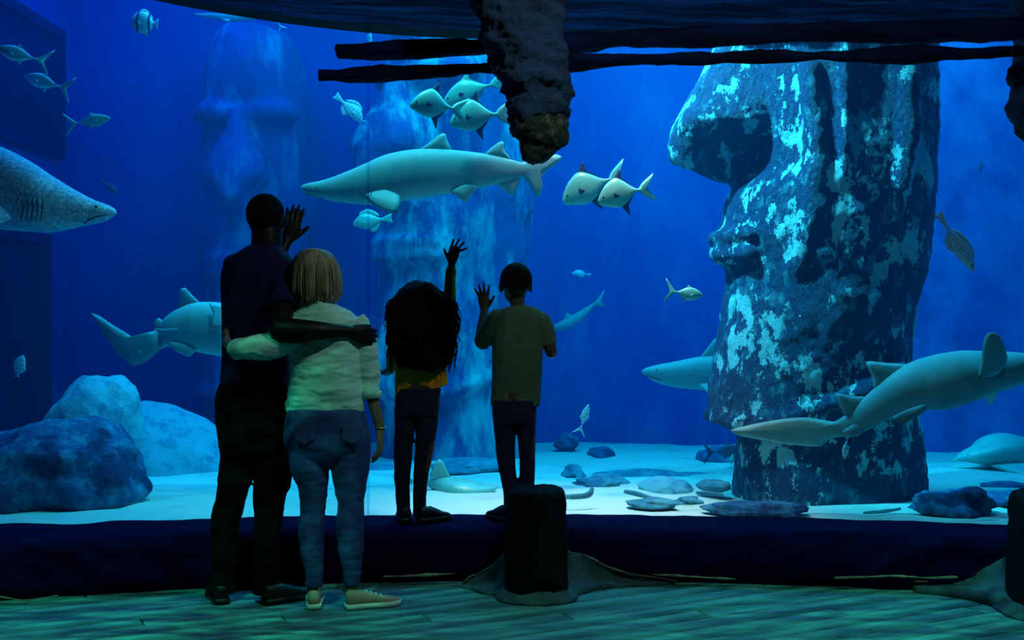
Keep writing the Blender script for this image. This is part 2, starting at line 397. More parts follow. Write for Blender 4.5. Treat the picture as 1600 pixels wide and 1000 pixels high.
# ledge that people stand on
bm = NB(); rs = []; n = 160
for i in range(n+1):
    x = -4.4+8.8*i/n; a, b = front(x), back(x)-0.015
    nz_ = lambda s, f, am: am*noise.fractal(Vector((x*f, s, 0)), 0.8, 2, 4)
    a1 = a+nz_(1, 2.5, 0.025)
    zt = 0.26
    pts = [(a1+0.02, -0.01), (a1-0.015+nz_(2, 3, 0.02), 0.06), (a1-0.02+nz_(3, 3, 0.02), 0.13), (a1-0.01+nz_(4, 3, 0.015), 0.20), (a1+0.012, zt-0.02+nz_(5, 2, 0.006)),
           (a1+0.04, zt+nz_(6, 2, 0.006)), (a1+0.12, zt+nz_(7, 1.5, 0.008)), ((a+b)/2, zt+nz_(8, 1.5, 0.008)), (b-0.08, zt+nz_(9, 1.5, 0.006)), (b, zt+nz_(10, 2.2, 0.012)), (b, -0.01)]
    rs.append([Vector((x, y, z)) for y, z in pts])
rings(bm, rs); struct('trim_1', bm, m_ledge, smooth=True, label='rounded wooden ledge running under the tank window')
# ================================================================ moai statues
def moai_bm(Yc, seed=0, voxel=0.022):
    """statue whose face looks to -X, built about the origin, base at z=0"""
    ox = M(1300-800, Yc); base = zat(803, Yc)-0.05
    def q(px, py): v = W(px, py, Yc); return (v.x-ox, v.z-base)
    bm = NB()
    # head block: left edge = face plane, right edge = back of the head
    rows = [(-150, 1180, 1425, .34), (-90, 1150, 1445, .44), (0, 1150, 1452, .50), (90, 1172, 1453, .52), (180, 1176, 1453, .53), (260, 1178, 1452, .53), (300, 1142, 1451, .52), (350, 1128, 1449, .52), (385, 1124, 1444, .51),
            (430, 1134, 1436, .50), (480, 1128, 1424, .50), (550, 1118, 1416, .50), (600, 1108, 1412, .48), (640, 1104, 1405, .46), (655, 1106, 1395, .42), (668, 1125, 1380, .36)]
    rs = []
    for py, l, r, dh in cr(rows, 4):
        xl, z = q(l, py); xr, _ = q(r, py)
        cx = (xl+xr)/2; hx = (xr-xl)/2
        pts = []
        for i in range(40):
            a = 2*PI*i/40; c_, s_ = math.cos(a), math.sin(a)
            wx = sgn(c_)*abs(c_)**(2/2.6); wy = sgn(s_)*abs(s_)**(2/2.6)
            k = 1.0-0.30*max(0, -wx)**2     # narrower toward the face
            pts.append(Vector((cx+hx*wx, dh*wy*k, z)))
        rs.append(pts)
    rings(bm, rs)
    # jaw line: rises from the chin tip to the ear
    # neck / bust
    rs = []
    for py, l, r, dh in cr([(560, 1200, 1418, .40), (620, 1165, 1422, .42), (680, 1154, 1430, .45), (740, 1152, 1438, .48), (790, 1150, 1443, .50), (830, 1150, 1444, .50)], 3):
        xl, z = q(l, py); xr, _ = q(r, py)
        rs.append(oval(Vector(((xl+xr)/2, 0, z)), Vector(((xr-xl)/2, 0, 0)), Vector((0, dh, 0)), 36, 2.6))
    rings(bm, rs)
    # nose: wedge that widens to the nostrils
    rs = []
    for py, l, r, dh in cr([(40, 1130, 1200, .07), (75, 1110, 1205, .10), (110, 1096, 1214, .16), (150, 1074, 1218, .23), (185, 1056, 1216, .27), (200, 1050, 1214, .27), (215, 1046, 1210, .21), (235, 1041, 1208, .15), (252, 1044, 1205, .12), (270, 1082, 1200, .10), (287, 1128, 1195, .08)], 4):
        xl, z = q(l, py); xr, _ = q(r, py)
        rs.append(oval(Vector(((xl+xr)/2, 0, z)), Vector(((xr-xl)/2, 0, 0)), Vector((0, dh, 0)), 24, 2.8))
    rings(bm, rs)
    # brow ridge
    for s in (-1, 1):
        x, z = q(1165, 55); x2, z2 = q(1215, 45)
        tube(bm, [(x, 0, z, .09), (x+.03, s*.25, z+.03, .10), (x2, s*.45, z2, .09)], k=3)
        # cheek ridge and ear slab
        x, z = q(1240, 130); x2, z2 = q(1225, 420)
        tube(bm, [(x, s*.43, z, .07), (q(1245, 300)[0], s*.45, q(1245, 300)[1], .09), (x2, s*.42, z2, .07)], k=4)
        tube(bm, [(q(1372, 60)[0], s*.50, q(0, 60)[1], .07), (q(1378, 180)[0], s*.53, q(0, 180)[1], .075), (q(1368, 300)[0], s*.52, q(0, 300)[1], .05)], k=4, flat=0.8)
        tube(bm, [(q(1283, 60)[0], s*.52, q(0, 60)[1], .022), (q(1283, 180)[0], s*.535, q(0, 180)[1], .025), (q(1281, 292)[0], s*.525, q(0, 292)[1], .02)], k=3)
    # lips
    for py, px, r in ((372, 1122, .055), (398, 1124, .06)):
        x, z = q(px, py)
        tube(bm, [(x+.13, -.32, z, r*.8), (x+.02, -.14, z, r), (x-.005, 0, z, r), (x+.02, .14, z, r), (x+.13, .32, z, r*.8)], k=4)
    # jaw ridge that climbs toward the back
    for s in (-1, 1):
        P = [(1112, 650, .10), (1150, 655, .33), (1220, 638, .45), (1310, 605, .49), (1370, 570, .46)]
        tube(bm, [(q(a, b)[0], s*c, q(a, b)[1], .055) for a, b, c in P], k=4)
    bm = fuse(bm, voxel, 5)
    rough(bm, 0.022, 1.6, seed); rough(bm, 0.010, 8, seed+3); rough(bm, 0.005, 22, seed+5)
    return bm
YM = 7.45
bm = moai_bm(YM, 1)
o = obj('moai_statue', bm, m_stone); o.location = (M(500, YM), YM, zat(803, YM)-0.05)
tag(o, 'largest stone moai in left profile, dark with flaking pale patches, behind the nurse shark', 'statue', 'moai statues in the tank')
mesh1 = o.data
bm = moai_bm(YM, 9, 0.035)
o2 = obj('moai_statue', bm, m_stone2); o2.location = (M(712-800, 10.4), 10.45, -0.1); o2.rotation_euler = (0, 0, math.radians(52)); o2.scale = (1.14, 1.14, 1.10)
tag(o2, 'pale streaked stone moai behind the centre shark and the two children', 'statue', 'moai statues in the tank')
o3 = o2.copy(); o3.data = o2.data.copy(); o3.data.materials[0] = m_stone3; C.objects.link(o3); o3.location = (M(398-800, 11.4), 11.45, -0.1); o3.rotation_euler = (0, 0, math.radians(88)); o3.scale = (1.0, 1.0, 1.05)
tag(o3, 'faint hazy stone moai furthest back, behind the man in the dark T-shirt', 'statue', 'moai statues in the tank')

# ================================================================ rocks
def rock(label, px, py, Y, hw, hh, dep, seed, m, name='boulder', amp=0.18, cat='rock', group=None, sub=4, e=1.0, rot=0):
    c = W(px, py, Y); sx, sz = M(hw, Y), M(hh, Y)
    bm = NB(); bmesh.ops.create_icosphere(bm, subdivisions=sub, radius=1)
    for v in bm.verts:
        p = v.co.copy(); k = 1+amp*1.4*noise.fractal(p*1.1+Vector((seed, 0, 0)), .9, 2, 3)
        v.co = p*k; v.co.x *= sx; v.co.y *= dep; v.co.z *= sz
    rough(bm, min(sx, sz, .3)*amp*.35, 3/max(sx, .1), seed)
    o = obj(name, bm, m); o.location = c; o.rotation_euler = (0, rot, 0)
    return tag(o, label, cat, group)
rock('large dark mossy boulder close to the glass at the left end of the sand', 98, 745, 7.0, 132, 90, .55, 3, m_dboul, sub=5, amp=.14)
rock('pale upright boulder rising behind the dark mossy boulder', 146, 675, 8.1, 70, 92, .36, 5, m_boul, sub=5, amp=.10, rot=.30)
rock('wide pale sloping boulder just left of the man\'s legs', 246, 742, 9.2, 138, 106, .5, 8, m_boul, sub=5, amp=.08, rot=.38)
rock('dark jagged rock at the right foot of the large moai', 1487, 790, 6.45, 55, 26, .25, 11, m_dboul, amp=.35)
rock('dark flat slab lying at the left foot of the large moai', 1180, 796, 6.35, 78, 13, .14, 12, m_dboul, amp=.2)
rock('round pale cobble in the middle of the sand right of the stump', 1040, 762, 7.6, 42, 17, .22, 13, m_boul, amp=.12)
rock('long low slab near the glass right of the stump', 1020, 787, 6.6, 38, 9, .12, 14, m_reef, amp=.2)
rock('small knobbly stone beside the long low slab', 1075, 784, 6.85, 20, 8, .08, 15, m_reef, amp=.3)
rock('oval stone between round pale cobble and large moai', 1115, 759, 7.3, 27, 9, .14, 16, m_reef, amp=.12)
rock('lumpy reef rock just right of the boy\'s legs', 897, 742, 8.6, 17, 15, .2, 17, m_reef, amp=.35)
rock('low spreading reef rock behind the sand right of the stump', 940, 757, 7.9, 42, 13, .2, 18, m_reef, amp=.3)
rock('block-shaped dark rock on the far dune, left one of the pair', 886, 692, 11.2, 19, 12, .25, 19, m_dboul, amp=.25)
rock('leaf-shaped dark rock on the far dune, right one of the pair', 940, 711, 10.6, 22, 12, .25, 20, m_dboul, amp=.15)
rock('long reef ridge across the sand behind the round pale cobble', 1040, 752, 8.6, 120, 17, .3, 21, m_reef, amp=.2)
rock('dark square rock under the dusky fish left of the large moai', 1125, 715, 10.0, 38, 16, .4, 22, m_dboul, amp=.15)
rock('dark ledge of rock behind the ray on the sand', 735, 728, 9.1, 60, 10, .3, 23, m_reef, amp=.2)
rock('low dark rock seen between the man and the woman', 590, 737, 9.4, 60, 10, .3, 24, m_reef, amp=.2)
rock('flat dark rock on the sand beyond the jagged rock, near right frame edge', 1575, 762, 7.6, 42, 7, .2, 25, m_dboul, amp=.2)
rock('dark pointed rock low at the right edge beside the post', 1588, 785, 6.7, 42, 15, .2, 26, m_dboul, amp=.3)
def bar(name, pts, m, label, cat, amp=.004):
    bm = NB(); ptube(bm, pts, n=12, k=5); rough(bm, amp, 9, 2)
    o = obj(name, bm, m); return tag(o, label, cat)
bar('driftwood', [(978, 768, 6.95, 3.5), (1000, 773, 6.9, 4), (1026, 781, 6.8, 3)], m_reef, 'thin driftwood stick slanting across the bright sand', 'driftwood')
bar('driftwood', [(880, 776, 6.6, 4), (905, 776, 6.6, 4.5), (921, 772, 6.6, 5), (925, 765, 6.62, 4)], m_reef, 'short hooked driftwood piece just right of the stump top', 'driftwood')
bar('driftwood', [(1090, 770, 7.0, 2), (1110, 771, 7.0, 2.5), (1128, 773, 7.0, 2)], m_reef, 'small dark stick on the sand left of the large moai', 'driftwood')
bar('driftwood', [(1205, 797, 6.66, 2.5), (1220, 790, 6.66, 3), (1236, 779, 6.68, 2), (1240, 770, 6.70, 1)], m_dboul, 'small broken branch at the foot of the large moai', 'driftwood')
bar('driftwood', [(1350, 801, 6.3, 2), (1380, 799, 6.32, 2.6), (1406, 795, 6.36, 2.4)], m_boul, 'pale stick lying against the base of the large moai', 'driftwood')

# ================================================================ sharks
def sharkbody(P, wf, k=5, n=28):
    """P: (px, top, bottom, Y) stations"""
    bm = NB(); rs = []
    Q = cr([tuple(p)+(w_,) for p, w_ in zip(P, wf)], k)
    m_ = len(Q)
    for i, (px, t, b, Y, w_) in enumerate(Q):
        c = W(px, (t+b)/2, Y); h = M(abs(b-t)/2+.3, Y)
        a = W(Q[max(i-1, 0)][0], 0, Q[max(i-1, 0)][3]); d_ = W(Q[min(i+1, m_-1)][0], 0, Q[min(i+1, m_-1)][3])
        tx = Vector((d_.x-a.x, d_.y-a.y, 0)).normalized(); v = Vector((-tx.y, tx.x, 0))
        rs.append(oval(c, v*h*w_, Vector((0, 0, h)), n, 2.15))
    rings(bm, rs); return bm
def slit(root, name, pts, m=None):
    bm = NB(); ptube(bm, pts, n=6, k=3); return obj(name, bm, m or m_dark, root)
def eye(root, px, py, Y, r, m=None):
    bm = NB(); c = W(px, py, Y); rr_ = M(r, Y); ball(bm, c, rr_, rr_*.6, rr_, 10, 8); obj('eye', bm, m or m_dark, root)
def fin(root, name, pts, Y, t, m):
    bm = NB(); pblade(bm, pts, Y, t); return obj(name, bm, m, root)
# --- centre shark
Y = 7.3
s1 = empty('shark', W(660, 270, Y), 'pale grey shark swimming left, upper centre, below the hanging trunk', 'shark')
P = [(470, 292, 296), (474, 289, 300), (485, 286, 305), (500, 283, 309), (520, 277, 314), (550, 265, 318), (575, 254, 320), (600, 243, 320), (630, 236, 314), (660, 233, 309), (700, 234, 304), (740, 238, 297), (770, 243, 289), (800, 250, 281), (818, 255, 276), (840, 258, 270)]
obj('body', sharkbody([p+(Y,) for p in P], [1, .95, .9, .85, .8, .72, .68, .65, .65, .65, .6, .55, .5, .45, .4, .2]), m_shark, s1)
fin(s1, 'dorsal_fin', [(655, 236), (672, 222), (688, 210), (696, 209), (699, 220), (705, 237)], Y, .012, m_shark)
fin(s1, 'dorsal_fin', [(757, 243), (770, 229), (780, 222), (787, 222), (789, 236), (799, 252)], Y, .01, m_shark)
fin(s1, 'pectoral_fin', [(570, 304), (582, 320, -.04), (602, 331, -.07), (621, 337, -.10), (627, 322, -.08), (625, 306, -.03), (600, 296, .01)], Y-.12, .012, m_shark)
fin(s1, 'pectoral_fin', [(584, 306), (590, 318, .1), (606, 325, .22), (616, 322, .2), (618, 308, .05)], Y+.14, .012, m_shark)
fin(s1, 'pelvic_fin', [(704, 298), (714, 308), (728, 317), (735, 306), (747, 291), (725, 288)], Y-.06, .01, m_shark)
fin(s1, 'anal_fin', [(768, 282), (784, 294), (800, 306), (808, 294), (814, 274), (795, 274)], Y, .01, m_shark)
fin(s1, 'tail_fin', [(806, 262), (815, 254), (830, 247), (850, 243), (868, 241), (878, 245), (871, 255), (858, 264), (846, 276), (848, 290), (842, 309), (830, 295), (818, 277)], Y, .012, m_shark)
for i in range(5): slit(s1, 'gill_slit', [(562+i*4.2, 290, Y-.135, .5), (563+i*4.2, 300, Y-.15, .6), (562+i*4.2, 310, Y-.13, .5)])
slit(s1, 'mouth', [(478, 303, Y-.03, .8), (492, 305, Y-.06, 1), (507, 310, Y-.06, .8)]); eye(s1, 494, 295, Y-.067, 1.6)
# --- near left shark, only its head in the frame
Y = 6.75
s2 = empty('shark', W(-60, 300, Y), 'large speckled shark head entering from the left edge', 'shark')
P = [(181, 329, 334, Y), (177, 325, 337, Y), (165, 319, 345, Y), (150, 314, 349, Y), (130, 304, 353, Y), (107, 291, 358, Y), (80, 274, 363, Y), (50, 255, 362, Y), (0, 229, 358, Y+.05), (-70, 205, 352, Y+.12), (-140, 205, 342, Y+.25), (-190, 222, 330, Y+.42), (-205, 245, 315, Y+.66), (-208, 262, 300, Y+.9), (-204, 270, 290, Y+1.1)]
obj('body', sharkbody(P, [1.1, 1.1, 1.1, 1.0, .95, .9, .85, .8, .7, .65, .62, .58, .5, .5, .4]), m_sharks, s2)
for i in range(5): slit(s2, 'gill_slit', [(33+i*8.0, 301, Y-.17, .9), (36+i*7.7, 320, Y-.235, 1.3), (33+i*7.6, 345, Y-.175, .9)])
slit(s2, 'mouth', [(132, 349, Y-.075, 1.3), (140, 343, Y-.095, 1.5), (156, 337, Y-.082, 1.2), (168, 335, Y-.04, .8)]); eye(s2, 150, 323, Y-.098, 2.3)
fin(s2, 'pectoral_fin', [(20, 340), (2, 320), (-30, 330, -.1), (-70, 400, -.35), (-55, 410, -.35), (-10, 365, -.15)], Y-.17, .02, m_sharks)
fin(s2, 'dorsal_fin', [(-60, 212), (-90, 150), (-110, 145), (-108, 180), (-130, 212)], Y+.2, .02, m_sharks)
fin(s2, 'tail_fin', [(-198, 285), (-175, 220), (-160, 205), (-175, 265), (-165, 310), (-185, 300)], Y+1.1, .015, m_sharks)
# --- left middle shark behind the man
Y = 7.7
s3 = empty('shark', W(330, 510, Y), 'teal shark with curled tail passing behind the man, above the boulders', 'shark')
P = [(246, 520, 540, Y+.1), (258, 500, 541, Y+.05), (275, 485, 543, Y), (300, 474, 548, Y), (330, 472, 554, Y), (360, 475, 557, Y), (400, 480, 552, Y), (450, 488, 545, Y), (500, 500, 538, Y), (520, 508, 534, Y), (530, 514, 528, Y)]
obj('body', sharkbody(P, [.6, .6, .65, .7, .7, .7, .75, .8, .9, .9, .9]), m_shark, s3)
bm = NB(); ptube(bm, [(265, 522, Y, 15, .6), (250, 532, Y+.05, 13, .5), (235, 543, Y+.05, 10, .5), (222, 548, Y, 7, .4)], n=16)
obj('tail_stalk', bm, m_shark, s3)
fin(s3, 'tail_fin', [(244, 516), (228, 537), (212, 530), (192, 517), (175, 507), (158, 495), (143, 489), (142, 494), (152, 505), (160, 524), (172, 536), (180, 548), (196, 563), (209, 572), (225, 567), (240, 556), (254, 541)], Y, .02, m_sharkd)
fin(s3, 'dorsal_fin', [(280, 482), (281, 460), (283, 451), (290, 450), (301, 462), (314, 476)], Y, .012, m_sharkd)
fin(s3, 'dorsal_fin', [(240, 522), (241, 504), (247, 497), (253, 500), (256, 508)], Y+.05, .01, m_sharkd)
fin(s3, 'pectoral_fin', [(324, 474, .05), (333, 490), (334, 512, -.05), (356, 514, -.05), (362, 492), (350, 478)], Y-.17, .012, m_shark)
fin(s3, 'pelvic_fin', [(262, 535), (276, 550), (294, 557), (302, 553), (307, 544), (285, 535)], Y-.08, .01, m_shark)
slit(s3, 'clasper', [(243, 515, Y-.06, 1.5), (260, 516, Y-.12, 1.8), (277, 514, Y-.16, 1.2)], m_shark)
# --- nurse shark in front of the statue
Y = 6.35
s4 = empty('nurse_shark', W(1440, 620, Y), 'dark nurse shark gliding across the base of the large moai, right side', 'shark')
bm = NB()
ptube(bm, [(1290, 672, Y+.1, 8, .5), (1318, 668, Y+.08, 15, .5), (1345, 655, Y+.05, 20, .6), (1375, 634, Y+.02, 26, .7), (1408, 614, Y, 33, .75), (1440, 602, Y, 40, .8), (1475, 596, Y-.02, 43.5, .8), (1510, 588, Y-.02, 41, .85), (1545, 582, Y, 34, .9), (1575, 578, Y, 29, 1), (1605, 575, Y+.02, 23, 1.1), (1640, 576, Y+.05, 19, 1.2), (1660, 578, Y+.06, 12, 1.2)], n=28, k=5)
obj('body', bm, m_sharkd, s4)
fin(s4, 'tail_fin', [(1330, 655), (1316, 661), (1290, 657), (1256, 652), (1220, 655), (1180, 662), (1150, 669), (1141, 673), (1150, 679), (1162, 682), (1190, 688), (1225, 694), (1260, 697), (1284, 697), (1300, 684), (1330, 680)], Y+.08, .018, m_shark)
fin(s4, 'dorsal_fin', [(1353, 565), (1385, 567), (1424, 571), (1405, 596), (1382, 612), (1366, 609), (1362, 588)], Y+.02, .014, m_sharkd)
fin(s4, 'dorsal_fin', [(1305, 614), (1330, 619), (1356, 621), (1365, 640), (1322, 650), (1314, 640)], Y+.05, .012, m_sharkd)
fin(s4, 'pectoral_fin', [(1529, 592), (1527, 560, -.05), (1523, 530, -.12), (1527, 520, -.14), (1536, 519, -.14), (1549, 525, -.12), (1565, 544, -.05), (1574, 562), (1560, 585)], Y-.14, .014, m_sharkd)
fin(s4, 'pectoral_fin', [(1535, 600, .1), (1560, 612, .25), (1590, 640, .4), (1600, 635, .4), (1590, 600, .2)], Y+.10, .014, m_sharkd)
fin(s4, 'pelvic_fin', [(1444, 632), (1410, 640, -.05), (1384, 652, -.08), (1402, 661, -.08), (1430, 650, -.04), (1448, 640)], Y-.14, .01, m_sharkd)
fin(s4, 'anal_fin', [(1316, 674), (1325, 682), (1341, 682), (1358, 664), (1340, 660)], Y+.03, .01, m_sharkd)
eye(s4, 1640, 568, Y-.055, 2)
# --- shark behind the statue's chin
Y = 8.7
s5 = empty('shark', W(1120, 580, Y), 'pale shark head emerging from behind the chin of the large moai', 'shark')
P = [(1003, 579, 583), (1010, 575, 588), (1028, 570, 598), (1055, 565, 605), (1085, 559, 608), (1115, 556, 610), (1160, 556, 606), (1220, 562, 600), (1280, 570, 592), (1320, 575, 587)]
obj('body', sharkbody([p+(Y,) for p in P], [1.3, 1.3, 1.1, .9, .8, .7, .7, .6, .5, .4]), m_shark, s5)
fin(s5, 'dorsal_fin', [(1093, 562), (1104, 545), (1116, 530), (1122, 532), (1126, 560)], Y, .012, m_shark)
fin(s5, 'tail_fin', [(1310, 580), (1350, 545), (1340, 580), (1345, 610)], Y, .012, m_shark)
fin(s5, 'pectoral_fin', [(1090, 600), (1120, 628, -.15), (1132, 628, -.15), (1128, 600)], Y-.1, .012, m_shark)
slit(s5, 'mouth', [(1009, 587, Y-.06, 1), (1024, 591, Y-.115, 1), (1034, 594, Y-.12, .8)]); eye(s5, 1026, 578, Y-.12, 1.5)
# --- far shark at the top left
Y = 9.8
s6 = empty('shark', W(370, 27, Y), 'faint far shark near the top edge, above the hazy column', 'shark')
P = [(304, 21, 23), (315, 21, 26), (335, 21, 30), (355, 22, 33), (375, 22, 33), (395, 22, 31), (415, 24, 29), (430, 25, 28)]
obj('body', sharkbody([p+(Y,) for p in P], [1.2, 1.1, 1, .9, .8, .7, .6, .4]), m_shark, s6)
fin(s6, 'tail_fin', [(425, 26), (440, 12), (436, 27), (440, 36)], Y, .01, m_shark)
fin(s6, 'dorsal_fin', [(362, 24), (370, 15), (374, 24)], Y, .008, m_shark)
fin(s6, 'pectoral_fin', [(345, 30), (358, 38, -.1), (360, 31)], Y-.06, .008, m_shark)
# --- faint shark right of the boy
Y = 11.2
s7 = empty('shark', W(890, 500, Y), 'faint distant shark slanting up in the haze right of the boy', 'shark')
bm = NB(); ptube(bm, [(862, 514, Y, 1, 1), (868, 512, Y, 5, 1), (885, 506, Y, 8, .8), (905, 494, Y, 7, .8), (925, 478, Y, 3, .6), (935, 470, Y, 1.5, .5)], n=16)
obj('body', bm, m_shark, s7)
fin(s7, 'tail_fin', [(928, 476), (945, 452), (938, 470), (946, 480)], Y, .01, m_shark)
fin(s7, 'dorsal_fin', [(880, 502), (886, 488), (894, 498)], Y, .01, m_shark)
# --- guitarfish on the sand and pale ray-like shark at the right
def flatfish(label, name, pts, Y, m, fins, cat):
    r = empty(name, W(pts[0][0], pts[0][1], Y), label, cat)
    bm = NB(); ptube(bm, [(p[0], p[1], p[2], p[3], p[4]) for p in pts], n=24, k=5)
    obj('body', bm, m, r)
    for nm, q in fins: fin(r, nm, q, Y, .012, m)
    return r
rr1 = flatfish('pale guitarfish resting on the sand between the girl and the boy', 'guitarfish', [(640, 752, 7.5, 2, 1.5), (665, 750, 7.5, 7, 1.2), (690, 757, 7.45, 14, 1.3), (715, 766, 7.4, 19, 1.6), (742, 768, 7.4, 16, 1.8), (765, 764, 7.4, 8, 2), (776, 761, 7.4, 2, 2)], 7.42, m_pale,
    [('dorsal_fin', [(672, 748), (678, 728), (686, 717), (692, 722), (700, 737), (706, 754)]), ('tail_fin', [(648, 752), (625, 735), (620, 742), (632, 760)])], 'ray')
rr2 = flatfish('bright pale ray with raised back hovering above the sand at right edge', 'ray', [(1491, 719, 9.2, 2, 1.5), (1508, 713, 9.2, 9, 1.8), (1535, 709, 9.2, 17, 2), (1562, 702, 9.25, 25, 1.8), (1590, 704, 9.3, 23, 1.6), (1630, 706, 9.3, 16, 1.2), (1700, 712, 9.3, 5, 1)], 9.2, m_pale,
    [('pectoral_fin', [(1530, 722, -.2), (1560, 731, -.45), (1600, 727, -.5), (1620, 715, -.3)]), ('pectoral_fin', [(1545, 715, .2), (1570, 725, .5), (1605, 720, .5), (1620, 712, .2)])], 'ray')
eye(rr2, 1512, 710, 9.2-.07, 1.3)

# ================================================================ bony fish
PROF = {
 'jack':   ([(0, .0, .0), (.04, .10, -.08), (.15, .28, -.22), (.32, .42, -.40), (.5, .45, -.45), (.68, .30, -.30), (.85, .09, -.09), (.93, .05, -.05), (1, .05, -.05)], .40),
 'permit': ([(0, -.17, -.21), (.03, -.05, -.29), (.10, .13, -.35), (.24, .37, -.43), (.45, .55, -.50), (.62, .42, -.40), (.80, .16, -.16), (.92, .05, -.05), (1, .05, -.05)], .62),
 'disc':   ([(0, -.02, -.06), (.04, .10, -.14), (.15, .34, -.30), (.35, .52, -.46), (.55, .54, -.50), (.75, .40, -.40), (.90, .14, -.16), (.96, .08, -.08), (1, .08, -.08)], .85),
 'snap':   ([(0, -.04, -.08), (.05, .10, -.14), (.18, .30, -.26), (.35, .44, -.38), (.55, .40, -.38), (.75, .24, -.25), (.90, .10, -.11), (1, .09, -.10)], .42)}
def fish(label, px, py, Y, L, deg, kind='jack', flip=False, m=None, mf=None, yaw=0, hr=None, name=None, group=None, detail=True, tail=.30, width=.36):
    """L body length incl. tail in px ; deg: direction the head points, 0 = right, 90 = up in the picture; flip turns the back downwards"""
    m = m or m_pale; mf = mf or m
    prof, h0 = PROF[kind]; h0 = hr or h0
    Lm = M(L, Y); B = Lm*(1-tail*.8)
    r = empty(name or {'jack': 'jack_fish', 'permit': 'pompano', 'disc': 'butterflyfish', 'snap': 'snapper'}[kind], W(px, py, Y), label, 'fish', group)
    a = math.radians(deg)
    if math.cos(a) >= 0 and not flip or (math.cos(a) < 0 and flip): X = Vector((math.cos(a), 0, math.sin(a))); Z = Vector((-math.sin(a), 0, math.cos(a)))
    else: X = Vector((math.cos(a), 0, math.sin(a))); Z = Vector((math.sin(a), 0, -math.cos(a)))
    Yv = Z.cross(X)
    mt = Matrix((X, Yv, Z)).transposed()
    r.rotation_euler = (Matrix.Rotation(math.radians(yaw), 3, 'Z') @ mt).to_euler()
    x0 = Lm/2
    H = B*h0
    bm = NB(); rs = []
    for t, up, lo in cr(prof, 4):
        hh = (up-lo)/2*H+.0005; c = Vector((x0-t*B, 0, (up+lo)/2*H))
        wd = min(hh*.9, hh*width+B*.012)
        rs.append(oval(c, Vector((0, wd, 0)), Vector((0, 0, hh)), 16, 2.0))
    rings(bm, rs); obj('body', bm, m, r, local=True)
    def lf(nm, pts, t=.0035, mm=None, yo=None):
        b = NB(); P = smooth_loop([(p[0], p[1], p[2] if len(p) > 2 else 0) for p in pts])
        blade(b, [Vector((x0-p[0]*B, p[2]*B, p[1]*H)) for p in P], t); return obj(nm, b, mm or mf, r, local=True)
    T = Lm/B
    th = B*.008
    if kind == 'permit' or kind == 'jack':
        s = .50 if kind == 'permit' else .85
        lf('tail_fin', [(.95, .03), (1.05, .22), (T+.02, s), (T-.01, s*.8), (1.10, .04), (1.09, -.04), (T-.01, -s*.8), (T+.02, -s), (1.05, -.22), (.95, -.03)], th, mf if kind == 'jack' else m)
        lf('dorsal_fin', [(.42, .50), (.50, .66), (.58, .84), (.60, .82), (.60, .55), (.72, .32), (.84, .10), (.60, .28)] if kind == 'permit' else [(.45, .42), (.52, .58), (.56, .58), (.60, .42), (.8, .16), (.7, .2)], th)
        lf('anal_fin', [(.52, -.46), (.58, -.66), (.66, -.84), (.67, -.80), (.66, -.52), (.74, -.30), (.84, -.10), (.62, -.28)] if kind == 'permit' else [(.55, -.40), (.60, -.60), (.64, -.58), (.66, -.36), (.8, -.16), (.7, -.2)], th)
    else:
        lf('tail_fin', [(.95, .06), (T, .26), (T-.03, .0), (T, -.26), (.95, -.06)], th)
        lf('dorsal_fin', [(.22, .36), (.30, .56), (.55, .66), (.80, .46), (.92, .18), (.6, .35)], th)
        lf('anal_fin', [(.50, -.40), (.62, -.64), (.80, -.50), (.90, -.16), (.65, -.3)], th)
    def eye_at(t):
        for q0, q1 in zip(prof, prof[1:]):
            if q0[0] <= t <= q1[0]:
                f_ = (t-q0[0])/(q1[0]-q0[0]); up = q0[1]+(q1[1]-q0[1])*f_; lo = q0[2]+(q1[2]-q0[2])*f_
                hh = (up-lo)/2*H; return min(hh*.9, hh*width+B*.012)*.96, (up+lo)/2*H+hh*.12
    if detail:
        for s in (-1, 1):
            e_ = NB(); ye, ze = eye_at(.12); ball(e_, Vector((x0-.12*B, s*ye, ze)), B*.024, B*.012, B*.024, 10, 8); obj('eye', e_, m_dark, r, local=True)
            lf('pectoral_fin', [(.28, -.02, s*.10*h0*1.2), (.36, .05, s*.16*h0*1.2), (.46, -.10, s*.22*h0*1.2), (.36, -.16, s*.16*h0*1.2)], th, m_finD if kind == 'permit' else mf)
    return r
def banded(name, c1, c2, sc, lo, hi, xs=(1, 0, 0)):
    m, nt, b = nodes(name); N = nt.nodes.new; L = nt.links.new
    tc = N('ShaderNodeTexCoord'); wv = N('ShaderNodeTexWave'); wv.inputs['Scale'].default_value = sc; wv.inputs['Distortion'].default_value = 1.0
    L(tc.outputs['Object'], wv.inputs['Vector']); mr = N('ShaderNodeMapRange'); mr.inputs[1].default_value = lo; mr.inputs[2].default_value = hi
    L(wv.outputs['Fac'], mr.inputs[0]); mx = N('ShaderNodeMix'); mx.data_type = 'RGBA'; L(mr.outputs[0], mx.inputs[0])
    mx.inputs[6].default_value = (*c1, 1); mx.inputs[7].default_value = (*c2, 1); L(mx.outputs[2], b.inputs['Base Color']); b.inputs['Roughness'].default_value = .4
    return m
m_bfly = banded('banded_butterfly_skin', (.5, .85, .9), (.02, .06, .2), 4.2, .86, .93)
m_red = banded('striped_rosy_skin', (.85, .45, .42), (.45, .30, .34), 16, .5, .8)
m_strp = banded('faint_striped_skin', (.40, .72, .76), (.22, .5, .6), 12, .5, .9)
fish('silver jack cut by the left edge, uppermost of the three jacks', 36, 87, 7.2, 84, 166, 'jack', m=m_silver, yaw=10)
fish('silver banded jack swimming left, tail over the dark port frame edge', 75, 130, 7.3, 84, 163, 'jack', m=m_silver, yaw=-8)
fish('pale green jack swimming right, lowest of the three jacks at left', 137, 190, 7.6, 72, 8, 'jack', m=m_pale)
